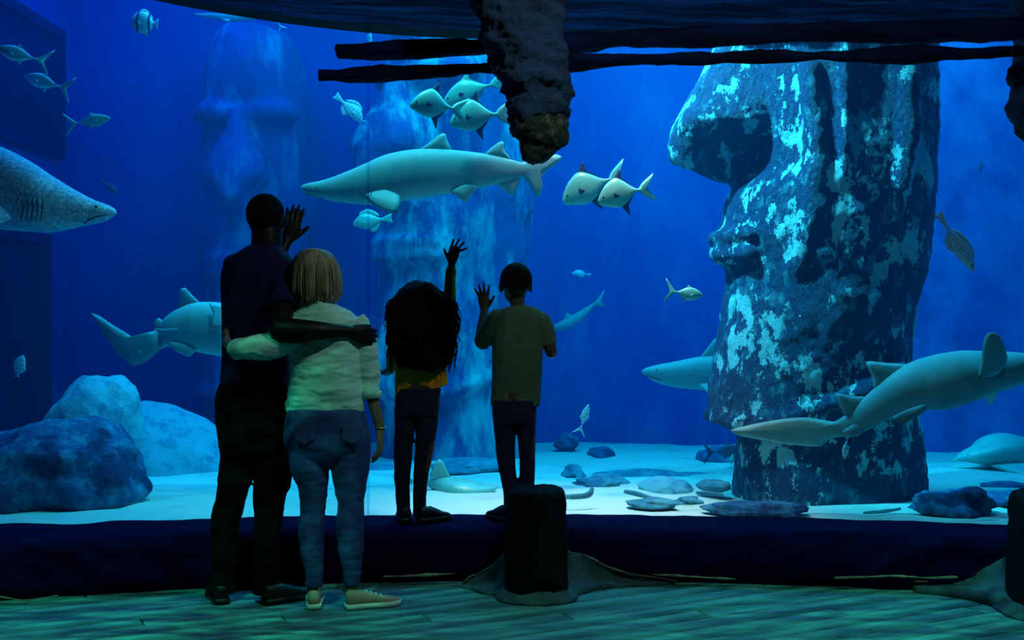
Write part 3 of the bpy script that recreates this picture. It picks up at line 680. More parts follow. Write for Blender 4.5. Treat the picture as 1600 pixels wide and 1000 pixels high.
fish('disc-shaped butterflyfish with dark bars near the top left', 225, 36, 7.8, 44, 175, 'disc', m=m_bfly, tail=.14)
fish('faint striped fish nosing down right beside the middle moai', 545, 168, 8.6, 58, -42, 'snap', m=m_strp, hr=.55)
fish('tiny pale fish just below the striped fish by the middle moai', 562, 188, 9.2, 20, 170, 'snap', m=m_strp, detail=False)
fish('pompano with dark face, left one of the three below the logs', 686, 165, 7.0, 92, 172, 'permit', m=m_pale, mf=m_finD, yaw=20)
fish('yellow-tailed pompano, hindmost of the three below the logs', 742, 140, 7.6, 108, 195, 'permit', m=m_pale, hr=.44, yaw=-8)
fish('pompano with long dark fins, right one of the three below the logs', 752, 180, 7.15, 100, 184, 'permit', m=m_pale, mf=m_finD)
fish('pale round-headed fish half hidden by the edge of the middle moai', 582, 345, 8.6, 62, 188, 'snap', m=m_pale, hr=.62)
fish('larger pompano of the pair right of the centre shark, behind', 928, 289, 7.3, 110, 199, 'permit', m=m_pale, mf=m_finD, hr=.58)
fish('smaller pompano of the pair right of the centre shark, in front', 978, 300, 7.0, 94, 190, 'permit', m=m_pale, mf=m_finD, hr=.62, yaw=10).children[1].data.materials[0] = m_pale
fish('tiny dim fish in open water right of the boy\'s head', 908, 428, 10.6, 30, 175, 'snap', m=m_strp, detail=False)
fish('small gleaming fish facing the throat of the large moai', 1069, 458, 7.0, 60, -8, 'jack', m=m_pale, hr=.50)
fish('small blue fish swimming steeply near the sand right of the boy', 912, 655, 8.0, 50, 68, 'jack', m=m_strp, flip=True, yaw=30)
fish('rosy striped snapper nosing downward at the right of the large moai', 1494, 378, 7.0, 108, -58, 'snap', m=m_red, hr=.34)
fish('thin leaf-like silver fish low in front of the left port', 31, 572, 7.6, 36, 75, 'disc', m=m_strp, tail=.1, hr=.5, detail=False)
fish('dim dark fish in the water right of the big shark head', 170, 291, 9.5, 36, -40, 'snap', m=m_dusk, detail=False)
fish('large dusky fish hovering over the dark rock left of the large moai', 1130, 705, 9.0, 62, 5, 'jack', m=m_dusk, hr=.45)
fish('small blue fish diving just under the nurse shark tail', 1322, 697, 6.5, 42, -98, 'jack', m=m_strp, yaw=25)
fish('greenish fish near the top edge over the hazy column', 434, 34, 8.4, 30, 120, 'jack', m=m_strp, detail=False)
fish('tiny fish above the top of the pale upright boulder', 176, 603, 9.0, 20, 100, 'jack', m=m_strp, detail=False)
fish('tiny dark fish by the right wall beneath the hanging trunk', 1533, 259, 9.2, 20, -100, 'snap', m=m_dusk, detail=False)
fish('white-finned small fish upright against the foot of the large moai', 1143, 722, 8.2, 26, 80, 'jack', m=m_pale, detail=False)
fish('small pale fish between the two logs, left of the hanging trunk', 577, 62, 8.8, 24, 80, 'snap', m=m_strp, detail=False)
# ================================================================ logs, hanging trunks, stump and post
def log(label, pts, seed):
    bm = NB(); P = cr(pts, 14)
    rs = []; prev = None
    for i, p in enumerate(P):
        c = W(p[0], p[1], p[2]); r = M(p[3], p[2])
        a = W(*P[max(i-1, 0)][:3]); b = W(*P[min(i+1, len(P)-1)][:3]); t = (b-a).normalized()
        u = t.cross(Vector((0, 0, 1))).normalized(); v = t.cross(u)
        ring = oval(c, u*r, v*r, 18, 2.3)
        if i in (0, len(P)-1):
            s = -1 if i == 0 else 1
            extra = [c+(q-c)*.82+t*s*r*.12 for q in ring]
            rs += ([extra, ring] if i == 0 else [ring, extra])
        else: rs.append(ring)
    rings(bm, rs); rough(bm, .018, 2.2, seed, (1.0, 3, 3)); rough(bm, .007, 9, seed+2, (.7, 3, 3))
    o = obj('log', bm, m_log); return tag(o, label, 'log', 'horizontal logs under the ceiling')
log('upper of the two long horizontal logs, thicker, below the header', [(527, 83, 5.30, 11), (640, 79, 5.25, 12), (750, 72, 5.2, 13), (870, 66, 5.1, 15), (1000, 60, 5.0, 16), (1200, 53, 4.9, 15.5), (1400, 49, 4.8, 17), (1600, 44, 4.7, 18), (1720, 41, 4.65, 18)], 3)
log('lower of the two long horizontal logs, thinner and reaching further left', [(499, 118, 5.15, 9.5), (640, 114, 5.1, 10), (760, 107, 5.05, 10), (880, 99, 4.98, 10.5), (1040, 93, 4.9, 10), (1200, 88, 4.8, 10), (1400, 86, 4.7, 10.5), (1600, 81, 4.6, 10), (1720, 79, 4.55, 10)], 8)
Y = 4.75
tr = empty('hanging_trunk', W(820, -60, Y), 'gnarled rockwork trunk hanging from the ceiling through the logs, top centre', 'trunk')
bm = NB()
for c_, r1, r2 in (((800, -190), (72, 300), 0), ):
    pass
ptube(bm, [(798, -230, Y, 66), (800, -60, Y, 64), (803, 20, Y, 59), (808, 60, Y, 54)], n=24)
ptube(bm, [(810, 50, Y, 52), (822, 80, Y, 54), (828, 104, Y, 52)], n=24)
ptube(bm, [(832, 100, Y, 52), (842, 130, Y, 50), (846, 160, Y, 43)], n=24, round_ends=False)
ptube(bm, [(865, -200, Y+.05, 30), (860, 60, Y+.05, 22), (872, 130, Y+.03, 18), (880, 165, Y, 12)], n=16)
ptube(bm, [(845, 150, Y, 46), (846, 186, Y, 43)], n=20, round_ends=False)
ptube(bm, [(842, 176, Y, 44), (868, 172, Y, 22)], n=16)
bm = fuse(bm, .012, 3)
rough(bm, .030, 5, 4, (1, 1, 2.0)); rough(bm, .018, 11, 9, (1, 1, 1.6)); rough(bm, .006, 40, 2)
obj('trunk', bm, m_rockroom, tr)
bm = NB(); ptube(bm, [(842, 175, Y, 40), (842, 200, Y, 46), (841, 218, Y, 42), (839, 228, Y, 31)], n=24, k=5)
bm = fuse(bm, .010, 3); rough(bm, .016, 9, 5); rough(bm, .007, 40, 6)
obj('bark_end', bm, m_knob, tr)['label'] = 'brown rough bark end'
bm = NB(); ptube(bm, [(882, 118, Y, 7), (884, 138, Y, 9), (880, 152, Y, 6)], n=10); ptube(bm, [(878, 158, Y, 8), (882, 170, Y, 9), (881, 186, Y, 8), (876, 200, Y, 6), (866, 203, Y, 5)], n=10)
bm = fuse(bm, .008, 1); rough(bm, .014, 12, 7); rough(bm, .006, 40, 1)
obj('knot', bm, m_rockroom, tr)
Y = 5.0
tr = empty('hanging_trunk', W(1640, -60, Y), 'ragged dark trunk hanging at the right edge below the logs', 'trunk')
bm = NB(); ptube(bm, [(1645, -230, Y, 62), (1645, 60, Y, 58), (1640, 130, Y, 58)], n=24); ptube(bm, [(1640, 130, Y, 56), (1632, 168, Y, 54)], n=20); ptube(bm, [(1600, 115, Y, 20), (1588, 125, Y, 16)], n=12); ptube(bm, [(1600, 165, Y, 24), (1585, 172, Y, 17)], n=12)
bm = fuse(bm, .013, 3); rough(bm, .025, 5, 14, (1, 1, 2)); rough(bm, .012, 13, 9); obj('trunk', bm, m_rockroom, tr)
bm = NB(); ptube(bm, [(1632, 170, Y, 46), (1632, 205, Y, 42), (1632, 230, Y, 18)], n=24, k=5); rough(bm, .012, 14, 5)
obj('bark_end', bm, m_knob, tr)['label'] = 'brown rough bark end'
def post(label, cpx, top, hw, Y, fl, seed, base_py):
    p = empty('post', W(cpx, base_py, Y), label, 'post')
    bm = NB(); rs = []
    for py, k in ((base_py+2, 1.02), (base_py-40, 1), (base_py-90, .985), (top+40, .97), (top+18, .965), (top+8, .94), (top+3, .86), (top, .70), (top-1, .35)):
        c = W(cpx, py, Y); r = M(hw*k, Y); rs.append(oval(c, Vector((r, 0, 0)), Vector((0, r*.95, 0)), 56, 2.9))
    rr_ = []
    for a, b in zip(rs, rs[1:]):
        for s in range(5): rr_.append([p1.lerp(p2, s/5) for p1, p2 in zip(a, b)])
    rr_.append(rs[-1]); rings(bm, rr_)
    rough(bm, .012, 5, seed, (2, 2, .7)); rough(bm, .005, 22, seed+1)
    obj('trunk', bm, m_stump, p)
    # mortar fillets that sweep up to the post
    for side, (pts, lab) in zip(('l', 'r'), fl):
        bm = NB(); rs = []
        for (px, ptop, pbot, ya, yb) in cr(pts, 5):
            a = W(px, ptop, yb); b_ = W(px, pbot, ya)
            ring = []
            for i in range(9):
                t = i/8; q = b_.lerp(a, t); sag = math.sin(PI*t)*.035
                ring.append(Vector((q.x, q.y+sag, max(0.0, q.z-sag*.6))))
            ring.append(Vector((a.x, a.y+.03, a.z-.01))); ring.append(Vector((a.x, a.y+.03, -.01))); ring.append(Vector((b_.x, b_.y, -.01)))
            rs.append(ring)
        rings(bm, rs); rough(bm, .010, 9, seed+4); f = obj('fillet', bm, m_fillet, p)
        bm = NB(); P = [(q[0], q[1]+1, q[4]-.005, .9+.5*(i % 2)) for i, q in enumerate(pts)]
        ptube(bm, P, n=6, k=8); rough(bm, .004, 14, seed)
        obj('worn_edge', bm, m_edge, p)['label'] = 'worn brown upper edge'
    bm = NB(); rs = []
    for dz, k in ((0, 1.36), (.012, 1.34), (.03, 1.18), (.05, 1.06), (.055, .9)):
        c = W(cpx, base_py, Y); c.z = dz; r = M(hw*k, Y); rs.append(oval(c, Vector((r, 0, 0)), Vector((0, r*.95, 0)), 40, 2.4))
    rings(bm, rs); rough(bm, .008, 9, seed+7); obj('collar', bm, m_fillet, p)
    return p
post('broken dark stump standing in front of the ledge, below the boy', 838, 762, 48, 5.24,
     [([(722, 912, 914, 5.40, 5.47), (735, 900, 916, 5.36, 5.46), (752, 893, 922, 5.28, 5.44), (772, 880, 926, 5.24, 5.40), (786, 866, 926, 5.2, 5.34), (800, 850, 924, 5.2, 5.3)], ''),
      ([(876, 850, 924, 5.2, 5.3), (890, 862, 926, 5.22, 5.34), (905, 864, 923, 5.25, 5.38), (925, 872, 917, 5.34, 5.42), (950, 885, 913, 5.38, 5.45), (985, 895, 911, 5.42, 5.47), (1030, 902, 909, 5.44, 5.49), (1056, 907, 909, 5.46, 5.49)], '')], 3, 918)
post('dark post cut by the right edge, in front of the ledge', 1648, 768, 64, 4.95,
     [([(1430, 908, 914, 5.30, 5.34), (1490, 904, 918, 5.22, 5.32), (1530, 893, 924, 5.12, 5.28), (1560, 878, 932, 5.0, 5.22), (1585, 862, 942, 4.95, 5.15), (1600, 850, 946, 4.9, 5.05)], ''),
      ([(1700, 860, 950, 4.85, 5.05), (1730, 880, 950, 4.85, 5.05), (1760, 900, 948, 4.9, 5.05)], '')], 9, 940)
def ridge(pts, label):
    bm = NB(); ptube(bm, pts, n=8, k=5); rough(bm, .006, 9, 3)
    o = obj('root_ridge', bm, m_edge); tag(o, label, 'root', 'worn roots along the foot of the ledge')
ridge([(600, 901, 5.46, 1), (640, 900, 5.45, 2.2), (680, 898, 5.45, 2.4), (712, 896, 5.46, 1)], 'thin brown root along the foot of the ledge between woman and stump')
ridge([(1020, 898, 5.44, .8), (1060, 900, 5.43, 2), (1110, 903, 5.42, 1.6), (1150, 905, 5.42, .6)], 'thin brown root along the foot of the ledge just right of the stump fillet')
ridge([(1305, 903, 5.36, 1), (1350, 902, 5.34, 2.6), (1400, 900, 5.32, 2.4), (1450, 903, 5.3, 2), (1495, 902, 5.26, 1)], 'long brown root along the foot of the ledge near the right edge')
ridge([(-20, 930, 5.10, 1), (10, 934, 5.09, 1.6), (35, 938, 5.09, 1.8), (60, 935, 5.1, 1.4), (90, 931, 5.12, 1)], 'pale brown root along the foot of the ledge at the left edge')

# ================================================================ people
def skin(name, c): return mat(name, c, tuple(x*1.2 for x in c), 20, 0.5, lo=.4, hi=.7, spec=.15)
def cloth(name, c, c2=None, bump=.25): return mat(name, c, c2 or tuple(x*.8 for x in c), 14, 0.9, bump, 160, lo=.4, hi=.65, spec=.1)
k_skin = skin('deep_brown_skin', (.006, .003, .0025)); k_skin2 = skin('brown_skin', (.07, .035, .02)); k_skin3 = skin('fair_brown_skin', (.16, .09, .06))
k_hair = mat('black_hair', (.0025, .0025, .004), rough=.85, spec=.05)
k_blond = mat('streaked_blonde_hair', (.30, .20, .11), (.08, .05, .03), 9, .5, .3, 60, (9, 9, .5), lo=.40, hi=.62, spec=.4)
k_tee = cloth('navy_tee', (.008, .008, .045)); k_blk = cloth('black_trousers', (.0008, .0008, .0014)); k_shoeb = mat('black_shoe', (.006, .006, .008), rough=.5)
k_sole = mat('pale_sole', (.55, .62, .55), rough=.7)
k_blouse = cloth('pale_blouse', (.42, .60, .54), (.34, .50, .46)); k_jean = mat('faded_denim', (.03, .06, .20), (.014, .03, .11), 14, .85, .3, 90, (1, 1, .5), lo=.35, hi=.65)
k_sneak = cloth('rose_canvas', (.42, .24, .18)); k_yel = cloth('mustard_shirt', (.80, .22, .01)); k_jean2 = cloth('dark_denim', (.010, .014, .03)); k_jean3 = cloth('boy_dark_jeans', (.012, .014, .04))
k_grn = cloth('olive_tee', (.075, .10, .065)); k_gold = mat('gold_metal', (.7, .5, .2), rough=.3, metal=1)
def person(label, loc): return empty('person', loc, label, 'person')
def head(bm, c, rw, rh, yaw, pitch=0):
    """c centre; faces +Y turned by yaw (radians, positive = toward -x)"""
    rot = Matrix.Rotation(yaw, 3, 'Z') @ Matrix.Rotation(pitch, 3, 'X')
    def p(x, y, z): return Vector(c)+rot @ Vector((x*rw, y*rw, z*rh))
    ball(bm, p(0, -.08, .18), rw, rw*1.16, rh*.82, rot=rot)            # cranium
    ball(bm, p(0, .35, -.35), rw*.76, rw*.78, rh*.62, rot=rot)         # face and jaw
    ball(bm, p(0, .72, -.72), rw*.34, rw*.34, rh*.20, rot=rot)         # chin
    ball(bm, p(0, 1.16, -.12), rw*.15, rw*.24, rh*.20, rot=rot)        # nose
    ball(bm, p(0, 1.06, .02), rw*.10, rw*.14, rh*.24, rot=rot)
    ball(bm, p(0, 1.02, -.50), rw*.30, rw*.13, rh*.07, rot=rot)        # lips
    ball(bm, p(0, .98, .22), rw*.62, rw*.16, rh*.09, rot=rot)          # brow
    for s in (-1, 1):
        ball(bm, p(s*.40, .92, -.18), rw*.30, rw*.2, rh*.20, rot=rot)  # cheeks
        e = rot @ Matrix.Rotation(-s*.45, 3, 'Z')
        ball(bm, p(s*1.02, .02, -.12), rw*.10, rw*.26, rh*.27, rot=e)  # ears
    return [p(s*.38, 1.0, 0.02) for s in (-1, 1)]
def eyes(root, es, r):
    for e in es:
        b = NB(); ball(b, e, r, r, r, 10, 8); obj('eye', b, k_eye, root)
k_eye = mat('eye_white', (.5, .5, .5), rough=.3)
def hand(bm, wrist, fdir, nrm, thumb, L, spread=.25, curl=.15, dirs=None):
    """wrist point, direction of the fingers, palm normal (the way the palm faces), side of the thumb (vector), L total hand length"""
    f = Vector(fdir).normalized(); n_ = Vector(nrm); n_ = (n_-f*n_.dot(f)).normalized(); t = Vector(thumb); t = (t-f*t.dot(f)-n_*t.dot(n_)).normalized()
    w_ = L*.20; palm = L*.50; th = L*.075
    rs = []
    for q, k, kk in ((-.06, .62, 1.1), (.05, .66, 1.1), (.25, .88, 1.15), (.6, 1.04, 1.0), (.9, 1.02, .8), (1.0, .86, .5)):
        rs.append(oval(Vector(wrist)+f*palm*q, t*w_*k, n_*th*kk, 16, 2.6))
    rings(bm, rs)
    fr = L*.047
    for i, (o_, ln) in enumerate(((.74, .44), (.25, .49), (-.25, .46), (-.72, .36))):
        a = spread*(o_) if dirs is None else dirs[i]
        d_ = (f*math.cos(a)+t*math.sin(a)).normalized()
        p0 = Vector(wrist)+f*palm*.72+t*w_*o_*.85
        p1 = Vector(wrist)+f*palm*(.97-.06*abs(o_))+t*w_*o_
        pts = [(*p0, fr*1.2), (*p1, fr*1.12)]
        pp = p1; dd = d_; c_ = curl
        for seg, fr_ in ((.45, 1.02), (.31, .95), (.24, .80)):
            dd = (dd*math.cos(c_)+n_*math.sin(c_)).normalized(); pp = pp+dd*L*ln*seg; pts.append((*pp, fr*fr_)); c_ = curl*1.2
        tube(bm, pts, n=10, k=2)
    b0 = Vector(wrist)+f*palm*.15+t*w_*.45; ta = .75 if dirs is None or len(dirs) < 5 else dirs[4]
    d_ = (f*math.cos(ta)+t*math.sin(ta)+n_*.15).normalized()
    p1 = b0+d_*L*.20; p2 = p1+(d_+f*.12).normalized()*L*.17; p3 = p2+(d_+f*.2).normalized()*L*.13
    tube(bm, [(*b0, fr*1.6), (*p1, fr*1.45), (*p2, fr*1.2), (*p3, fr*.95)], n=10, k=3)
def shoe(root, heel, ang, L, w_, h, m, sole, name='shoe'):
    """heel point on the ground, ang = direction of the toe (0 = +x, 90deg = +y)"""
    d_ = Vector((math.cos(ang), math.sin(ang), 0)); s = Vector((-d_.y, d_.x, 0)); H = Vector(heel)
    def prof(k0, z0, z1, zt):
        pass
    sh = empty(name, H); sh.parent = root; sh.location = H-root.location
    def place(bm_, nm, mm):
        bmesh.ops.translate(bm_, verts=bm_.verts, vec=-H); return obj(nm, bm_, mm, sh, local=True)
    b = NB(); rs = []
    for t, k in ((-.02, .35), (0, .62), (.08, .78), (.3, .74), (.5, .84), (.7, 1.0), (.85, .92), (.95, .62), (1.0, .25)):
        c = H+d_*L*t; hh = h*.16
        rs.append([c-s*w_*k+Vector((0, 0, .002)), c+s*w_*k+Vector((0, 0, .002)), c+s*w_*k*.96+Vector((0, 0, hh*2)), c-s*w_*k*.96+Vector((0, 0, hh*2))])
    rings(b, rs); place(b, 'sole', sole)
    b = NB(); rs = []
    for t, k, z in ((.0, .45, .9), (.04, .62, 1.0), (.14, .70, 1.0), (.28, .68, .96), (.42, .70, .82), (.6, .84, .62), (.78, .88, .50), (.9, .66, .42), (.97, .30, .34)):
        c = H+d_*L*t; z0 = h*.2; zc = (h*z+z0)/2; rs.append(oval(c+Vector((0, 0, zc)), s*w_*k, Vector((0, 0, (h*z-z0)/2+h*.05)), 16, 2.5))
    rings(b, rs); place(b, 'upper', m)
    b = NB()
    for i in range(4):
        c = H+d_*L*(.36+.09*i)+Vector((0, 0, h*(.93-.10*i))); tube(b, [(*(c-s*w_*.4), .0025), (*(c+Vector((0, 0, .004))), .003), (*(c+s*w_*.4), .0025)], n=6, k=2)
    place(b, 'laces', sole if sole is k_sole else k_blk)
    return sh
def gnd(px, Y, z=0.0): return Vector(((px-800)/F*Y, Y, z))
def wrinkle(bm, amp, sc, seed, st=(1, 1, 1)): return rough(bm, amp, sc, seed, st, 3)

# ---------------------------------------------------------------- man
Y = 5.14
man = person('tall man in dark T-shirt and black trousers with one arm around the woman', gnd(400, Y))
b = NB()
es = head(b, W(417, 343, Y), M(27.5, Y), M(38, Y), -.30)
ptube(b, [(417, 350, Y, 25, 1.0), (417, 376, Y-.01, 24, 1.0), (414, 398, Y-.01, 26, .9), (412, 420, Y, 36, .8)], n=20)
prows(b, [(405, 375, 440), (420, 362, 450), (480, 360, 450), (560, 360, 445), (640, 352, 445), (700, 352, 445)], Y, .09)
for a, c_ in ((370, 353), (425, 417)): ptube(b, [(a, 680, Y, 24), (a, 760, Y, 18), (c_, 840, Y, 15), (c_, 915, Y, 10)], n=16)
# raised left arm: upper arm forward, forearm up, hand open toward the glass
ptube(b, [(372, 412, Y, 18), (372, 440, Y+.14, 15), (385, 452, Y+.26, 13), (415, 425, Y+.33, 12), (440, 392, Y+.38, 9.5), (448, 376, Y+.40, 8.5)], n=16)
hand(b, W(448, 378, Y+.40), (.30, .03, .95), (-.1, 1, 0), (1, 0, .0), .205, curl=.20, dirs=[-.05, -.12, -.2, -.3, .62])
# right arm across the woman's back
Yr = Y-.26
ptube(b, [(442, 420, Y-.02, 20), (444, 460, Y-.10, 18), (440, 500, Y-.22, 17), (436, 514, Yr, 18), (462, 517, Yr+.0, 19.5), (500, 517, Yr+.01, 15), (530, 517, Yr+.04, 10.5), (545, 518, Yr+.06, 10)], n=18)
hand(b, W(541, 518, Yr+.06), (1, .40, -.22), (-.2, 1, -.1), (.1, 0, 1), .185, curl=.42, dirs=[.12, .04, -.05, -.16, .35])
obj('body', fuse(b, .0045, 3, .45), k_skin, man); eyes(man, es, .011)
b = NB(); c = W(417, 343, Y); rot = Matrix.Rotation(-.3, 3, 'Z')
ball(b, c+rot @ Vector((0, -.014, .024)), M(28.8, Y), M(28.8, Y)*1.16, M(38, Y)*.84, 32, 20, rot)
bmesh.ops.delete(b, geom=[v for v in b.verts if (rot.inverted() @ (v.co-c)).y > .055 and v.co.z < c.z+.05 or v.co.z < c.z-.045], context='VERTS')
bmesh.ops.solidify(b, geom=b.faces[:], thickness=.004)
obj('hair', rough(b, .0015, 60, 2), k_hair, man)
b = NB()
prows(b, [(384, 393, 441), (392, 380, 446), (400, 366, 453), (412, 353, 460), (430, 348, 464), (460, 347, 465), (500, 348, 458), (560, 347, 453), (590, 345, 453), (613, 342, 455)], Y, lambda t: .095+.03*math.sin(PI*min(1, t*1.3)), 2.5, 32)
ptube(b, [(372, 412, Y, 23), (368, 440, Y+.10, 20), (374, 455, Y+.20, 18)], n=18, round_ends=False)
ptube(b, [(440, 415, Y-.02, 24), (445, 450, Y-.08, 24), (443, 484, Y-.17, 25)], n=18, round_ends=False)
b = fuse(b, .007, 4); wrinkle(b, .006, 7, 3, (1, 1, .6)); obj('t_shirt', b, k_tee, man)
b = NB()
prows(b, [(598, 344, 453), (620, 338, 456), (645, 337, 457), (680, 342, 456), (705, 345, 454)], Y, .115, 2.5)
ptube(b, [(372, 660, Y, 32, 1.05), (372, 700, Y, 28), (369, 740, Y, 26.5), (362, 775, Y, 24), (354, 810, Y, 23), (350, 860, Y, 21.5), (348, 905, Y, 21), (347, 926, Y, 22)], n=20, round_ends=False)
ptube(b, [(424, 660, Y, 32, 1.05), (427, 700, Y, 28.5), (428, 742, Y, 30), (421, 775, Y, 26), (419, 810, Y, 24), (418, 860, Y, 22), (417, 905, Y, 22), (417, 926, Y, 23)], n=20, round_ends=False)
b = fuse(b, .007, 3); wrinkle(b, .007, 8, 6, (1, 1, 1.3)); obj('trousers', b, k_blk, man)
shoe(man, gnd(347, Y-.06), math.radians(112), .27, .05, .085, k_shoeb, k_shoeb)
shoe(man, gnd(412, Y-.06), math.radians(40), .28, .05, .085, k_shoeb, k_shoeb)

# ---------------------------------------------------------------- woman
Y = 5.04
wom = person('woman with blonde bob, pale blouse and faded jeans standing beside the tall man', gnd(515, Y))
b = NB()
es = head(b, W(493, 428, Y), M(25, Y), M(35, Y), -.12)
ptube(b, [(494, 445, Y, 15), (494, 470, Y-.01, 15), (496, 482, Y, 22, .8)], n=18)
prows(b, [(484, 470, 530), (500, 466, 545), (560, 460, 548), (640, 462, 555), (700, 460, 566)], Y, .075)
for a, c_ in ((487, 489), (548, 549)): ptube(b, [(a, 690, Y, 24), (a, 760, Y, 16), (c_, 840, Y, 13), (c_, 920, Y, 9)], n=16)
ptube(b, [(550, 508, Y, 11), (571, 560, Y, 11), (580, 612, Y, 10), (588, 645, Y, 9), (594, 672, Y, 7)], n=16)
hand(b, W(594, 670, Y), (.02, 0, -1), (-1, .2, 0), (.1, 1, 0), .165, curl=.30, dirs=[.15, .05, -.1, -.2, .45])
ptube(b, [(466, 500, Y-.02, 13), (450, 530, Y-.08, 12), (415, 552, Y-.12, 10.5), (380, 550, Y-.10, 9.5), (362, 541, Y-.07, 8.5), (354, 534, Y-.03, 8)], n=16)
hand(b, W(356, 535, Y-.03), (-.45, .9, .25), (1, .3, 0), (0, .2, 1), .165, curl=.25, dirs=[.1, 0, -.1, -.2, .4])
obj('body', fuse(b, .0045, 3, .45), k_skin3, wom); eyes(wom, es, .0105)
b = NB()
prows(b, [(389, 480, 504), (394, 468, 516), (405, 459, 524), (425, 455, 529), (445, 453.5, 531), (458, 455, 531.5), (468, 460, 531), (474, 467, 524)], Y-.005, lambda t: .055+.055*math.sin(PI*min(1, .12+t*.75)), 2.1, 36)
b = fuse(b, .006, 2)
core = b
obj('hair', core, k_blond, wom)
b = NB()
for i in range(230):
    a = R.uniform(-PI*1.02, PI*.02)+0; a = R.uniform(math.radians(165), math.radians(375)); ca_, sa_ = math.cos(a), math.sin(a)
    pts = []; e1 = R.uniform(.97, 1.07); end = R.uniform(462, 478)-6*ca_
    for py, hw, cx in ((390, 9, 492), (398, 24, 492), (415, 35, 492), (440, 39, 492.5), (458, 38.5, 493), (end, 33, 494)):
        c = W(cx, py, Y-.005); hd = .045+.062*min(1, hw/39); k = e1
        pts.append((c.x+M(hw, Y)*ca_*k, c.y+hd*sa_*k, c.z, .0035 if py < end else .001))
    tube(b, pts, n=4, k=2, round_ends=False)
obj('hair_strands', b, k_blond, wom)['kind'] = 'stuff'
b = NB()
prows(b, [(469, 484, 512), (474, 478, 518), (481, 464, 535), (490, 456, 551), (505, 451, 563), (530, 449, 566), (560, 451, 565), (590, 453, 566), (620, 449, 568), (640, 446, 568), (652, 452, 562, 3)], Y, lambda t: .055+.065*math.sin(PI*min(1, .1+t*.8)), 2.4, 32)
ptube(b, [(552, 500, Y, 20), (567, 530, Y, 21), (573, 565, Y, 19), (577, 600, Y, 17), (579, 619, Y, 16)], n=20, round_ends=False)
ptube(b, [(466, 500, Y-.02, 20), (448, 528, Y-.09, 21), (420, 541, Y-.13, 21), (390, 545, Y-.13, 18), (364, 549, Y-.10, 15)], n=20, round_ends=False)
b = fuse(b, .0065, 3); wrinkle(b, .007, 9, 2, (.5, 1, 2.2)); wrinkle(b, .004, 22, 5, (.5, 1, 1.6)); obj('blouse', b, k_blouse, wom)
b = NB(); ptube(b, [(480, 475, Y-.05, 3), (495, 479, Y-.085, 4), (512, 475, Y-.055, 3)], n=8, k=4); obj('collar', b, k_blouse, wom)
b = NB(); ptube(b, [(563, 612, Y, 17.5), (0, 0, Y, 0)][:1]+[(580, 612, Y, 17.5)], n=6) if False else None
b.free(); b = NB(); ptube(b, [(579, 611, Y, 17.2), (579.6, 622, Y, 16.6)], n=24, k=2, round_ends=False); obj('cuff', b, k_blouse, wom)
b = NB()
prows(b, [(638, 449, 566), (655, 446, 573), (680, 444, 579), (700, 447, 579), (716, 456, 570), (728, 478, 548)], Y, lambda t: .118*(1-max(0, t-.45)**1.5*1.3), 2.3, 32)
ptube(b, [(479, 690, Y, 32, 1.1), (484, 732, Y, 30), (489, 756, Y, 24.5), (489.5, 790, Y, 20), (486.5, 824, Y, 20.5), (488, 860, Y, 18), (491, 892, Y, 14.5), (490, 916, Y, 13.5)], n=22, round_ends=False)
ptube(b, [(548, 690, Y, 32, 1.1), (548, 732, Y, 30), (547, 756, Y, 26), (548, 790, Y, 20.5), (547, 824, Y, 22.5), (548, 860, Y, 19), (550, 892, Y, 14.5), (549, 914, Y, 13)], n=22, round_ends=False)
b = fuse(b, .006, 3); wrinkle(b, .004, 10, 4, (.6, 1, 2.5)); obj('jeans', b, k_jean, wom)
for x in (472, 546):
    b = NB(); c = W(x+4, 678, Y-.124); v = [c+Vector((M(dx, Y), 0.0, M(dz, Y))) for dx, dz in ((-15, 13), (15, 13), (15, -8), (0, -16), (-15, -8))]
    blade(b, v, .004, .93); obj('back_pocket', b, k_jean, wom, False)
shoe(wom, gnd(490, Y-.05), math.radians(97), .235, .044, .078, k_sneak, k_sole, 'sneaker')
shoe(wom, gnd(541, Y-.04), math.radians(22), .245, .044, .078, k_sneak, k_sole, 'sneaker')
b = NB(); P = [tuple(W(594, 667, Y)+Vector((.027*math.cos(a), .024*math.sin(a), .004*math.sin(a))))+(.0022,) for a in [2*PI*i/16 for i in range(17)]]
tube(b, P, n=6, k=1, round_ends=False); obj('bracelet', b, k_gold, wom)

# ---------------------------------------------------------------- girl
Y = 5.68; ZL = .262
girl = person('girl with big dark curly hair, mustard shirt and dark jeans, one arm raised high', gnd(652, Y, ZL))
b = NB()
es = head(b, W(655, 480, Y), M(23, Y), M(30, Y), .05, .1)
ptube(b, [(655, 495, Y, 11), (655, 520, Y, 12)], n=14)
prows(b, [(518, 638, 678), (540, 630, 688), (600, 630, 686), (640, 628, 680)], Y, .06)
for a, c_ in ((632, 629), (668, 656)): ptube(b, [(a, 635, Y, 14), (a, 700, Y, 11), (c_, 760, Y, 9), (c_, 805, Y, 6)], n=14)
ptube(b, [(684, 528, Y, 11), (697, 500, Y, 11), (702, 465, Y+.03, 9), (704, 435, Y+.06, 7.5), (706, 412, Y+.08, 6)], n=14)
hand(b, W(706, 412, Y+.08), (.18, .05, 1), (0, 1, 0), (-1, 0, .1), .138, curl=.03, dirs=[-.13, -.32, -.58, -.98, .66])
ptube(b, [(628, 530, Y, 11), (618, 555, Y+.02, 9), (612, 575, Y+.08, 8), (604, 582, Y+.14, 6)], n=14)
hand(b, W(606, 583, Y+.14), (-.85, .45, .12), (.1, .2, -1), (-.2, .0, 1), .12, curl=.1, dirs=[.25, .05, -.15, -.35, .9])
obj('body', fuse(b, .0038, 2, .5), k_skin2, girl); eyes(girl, es, .009)
b = NB()
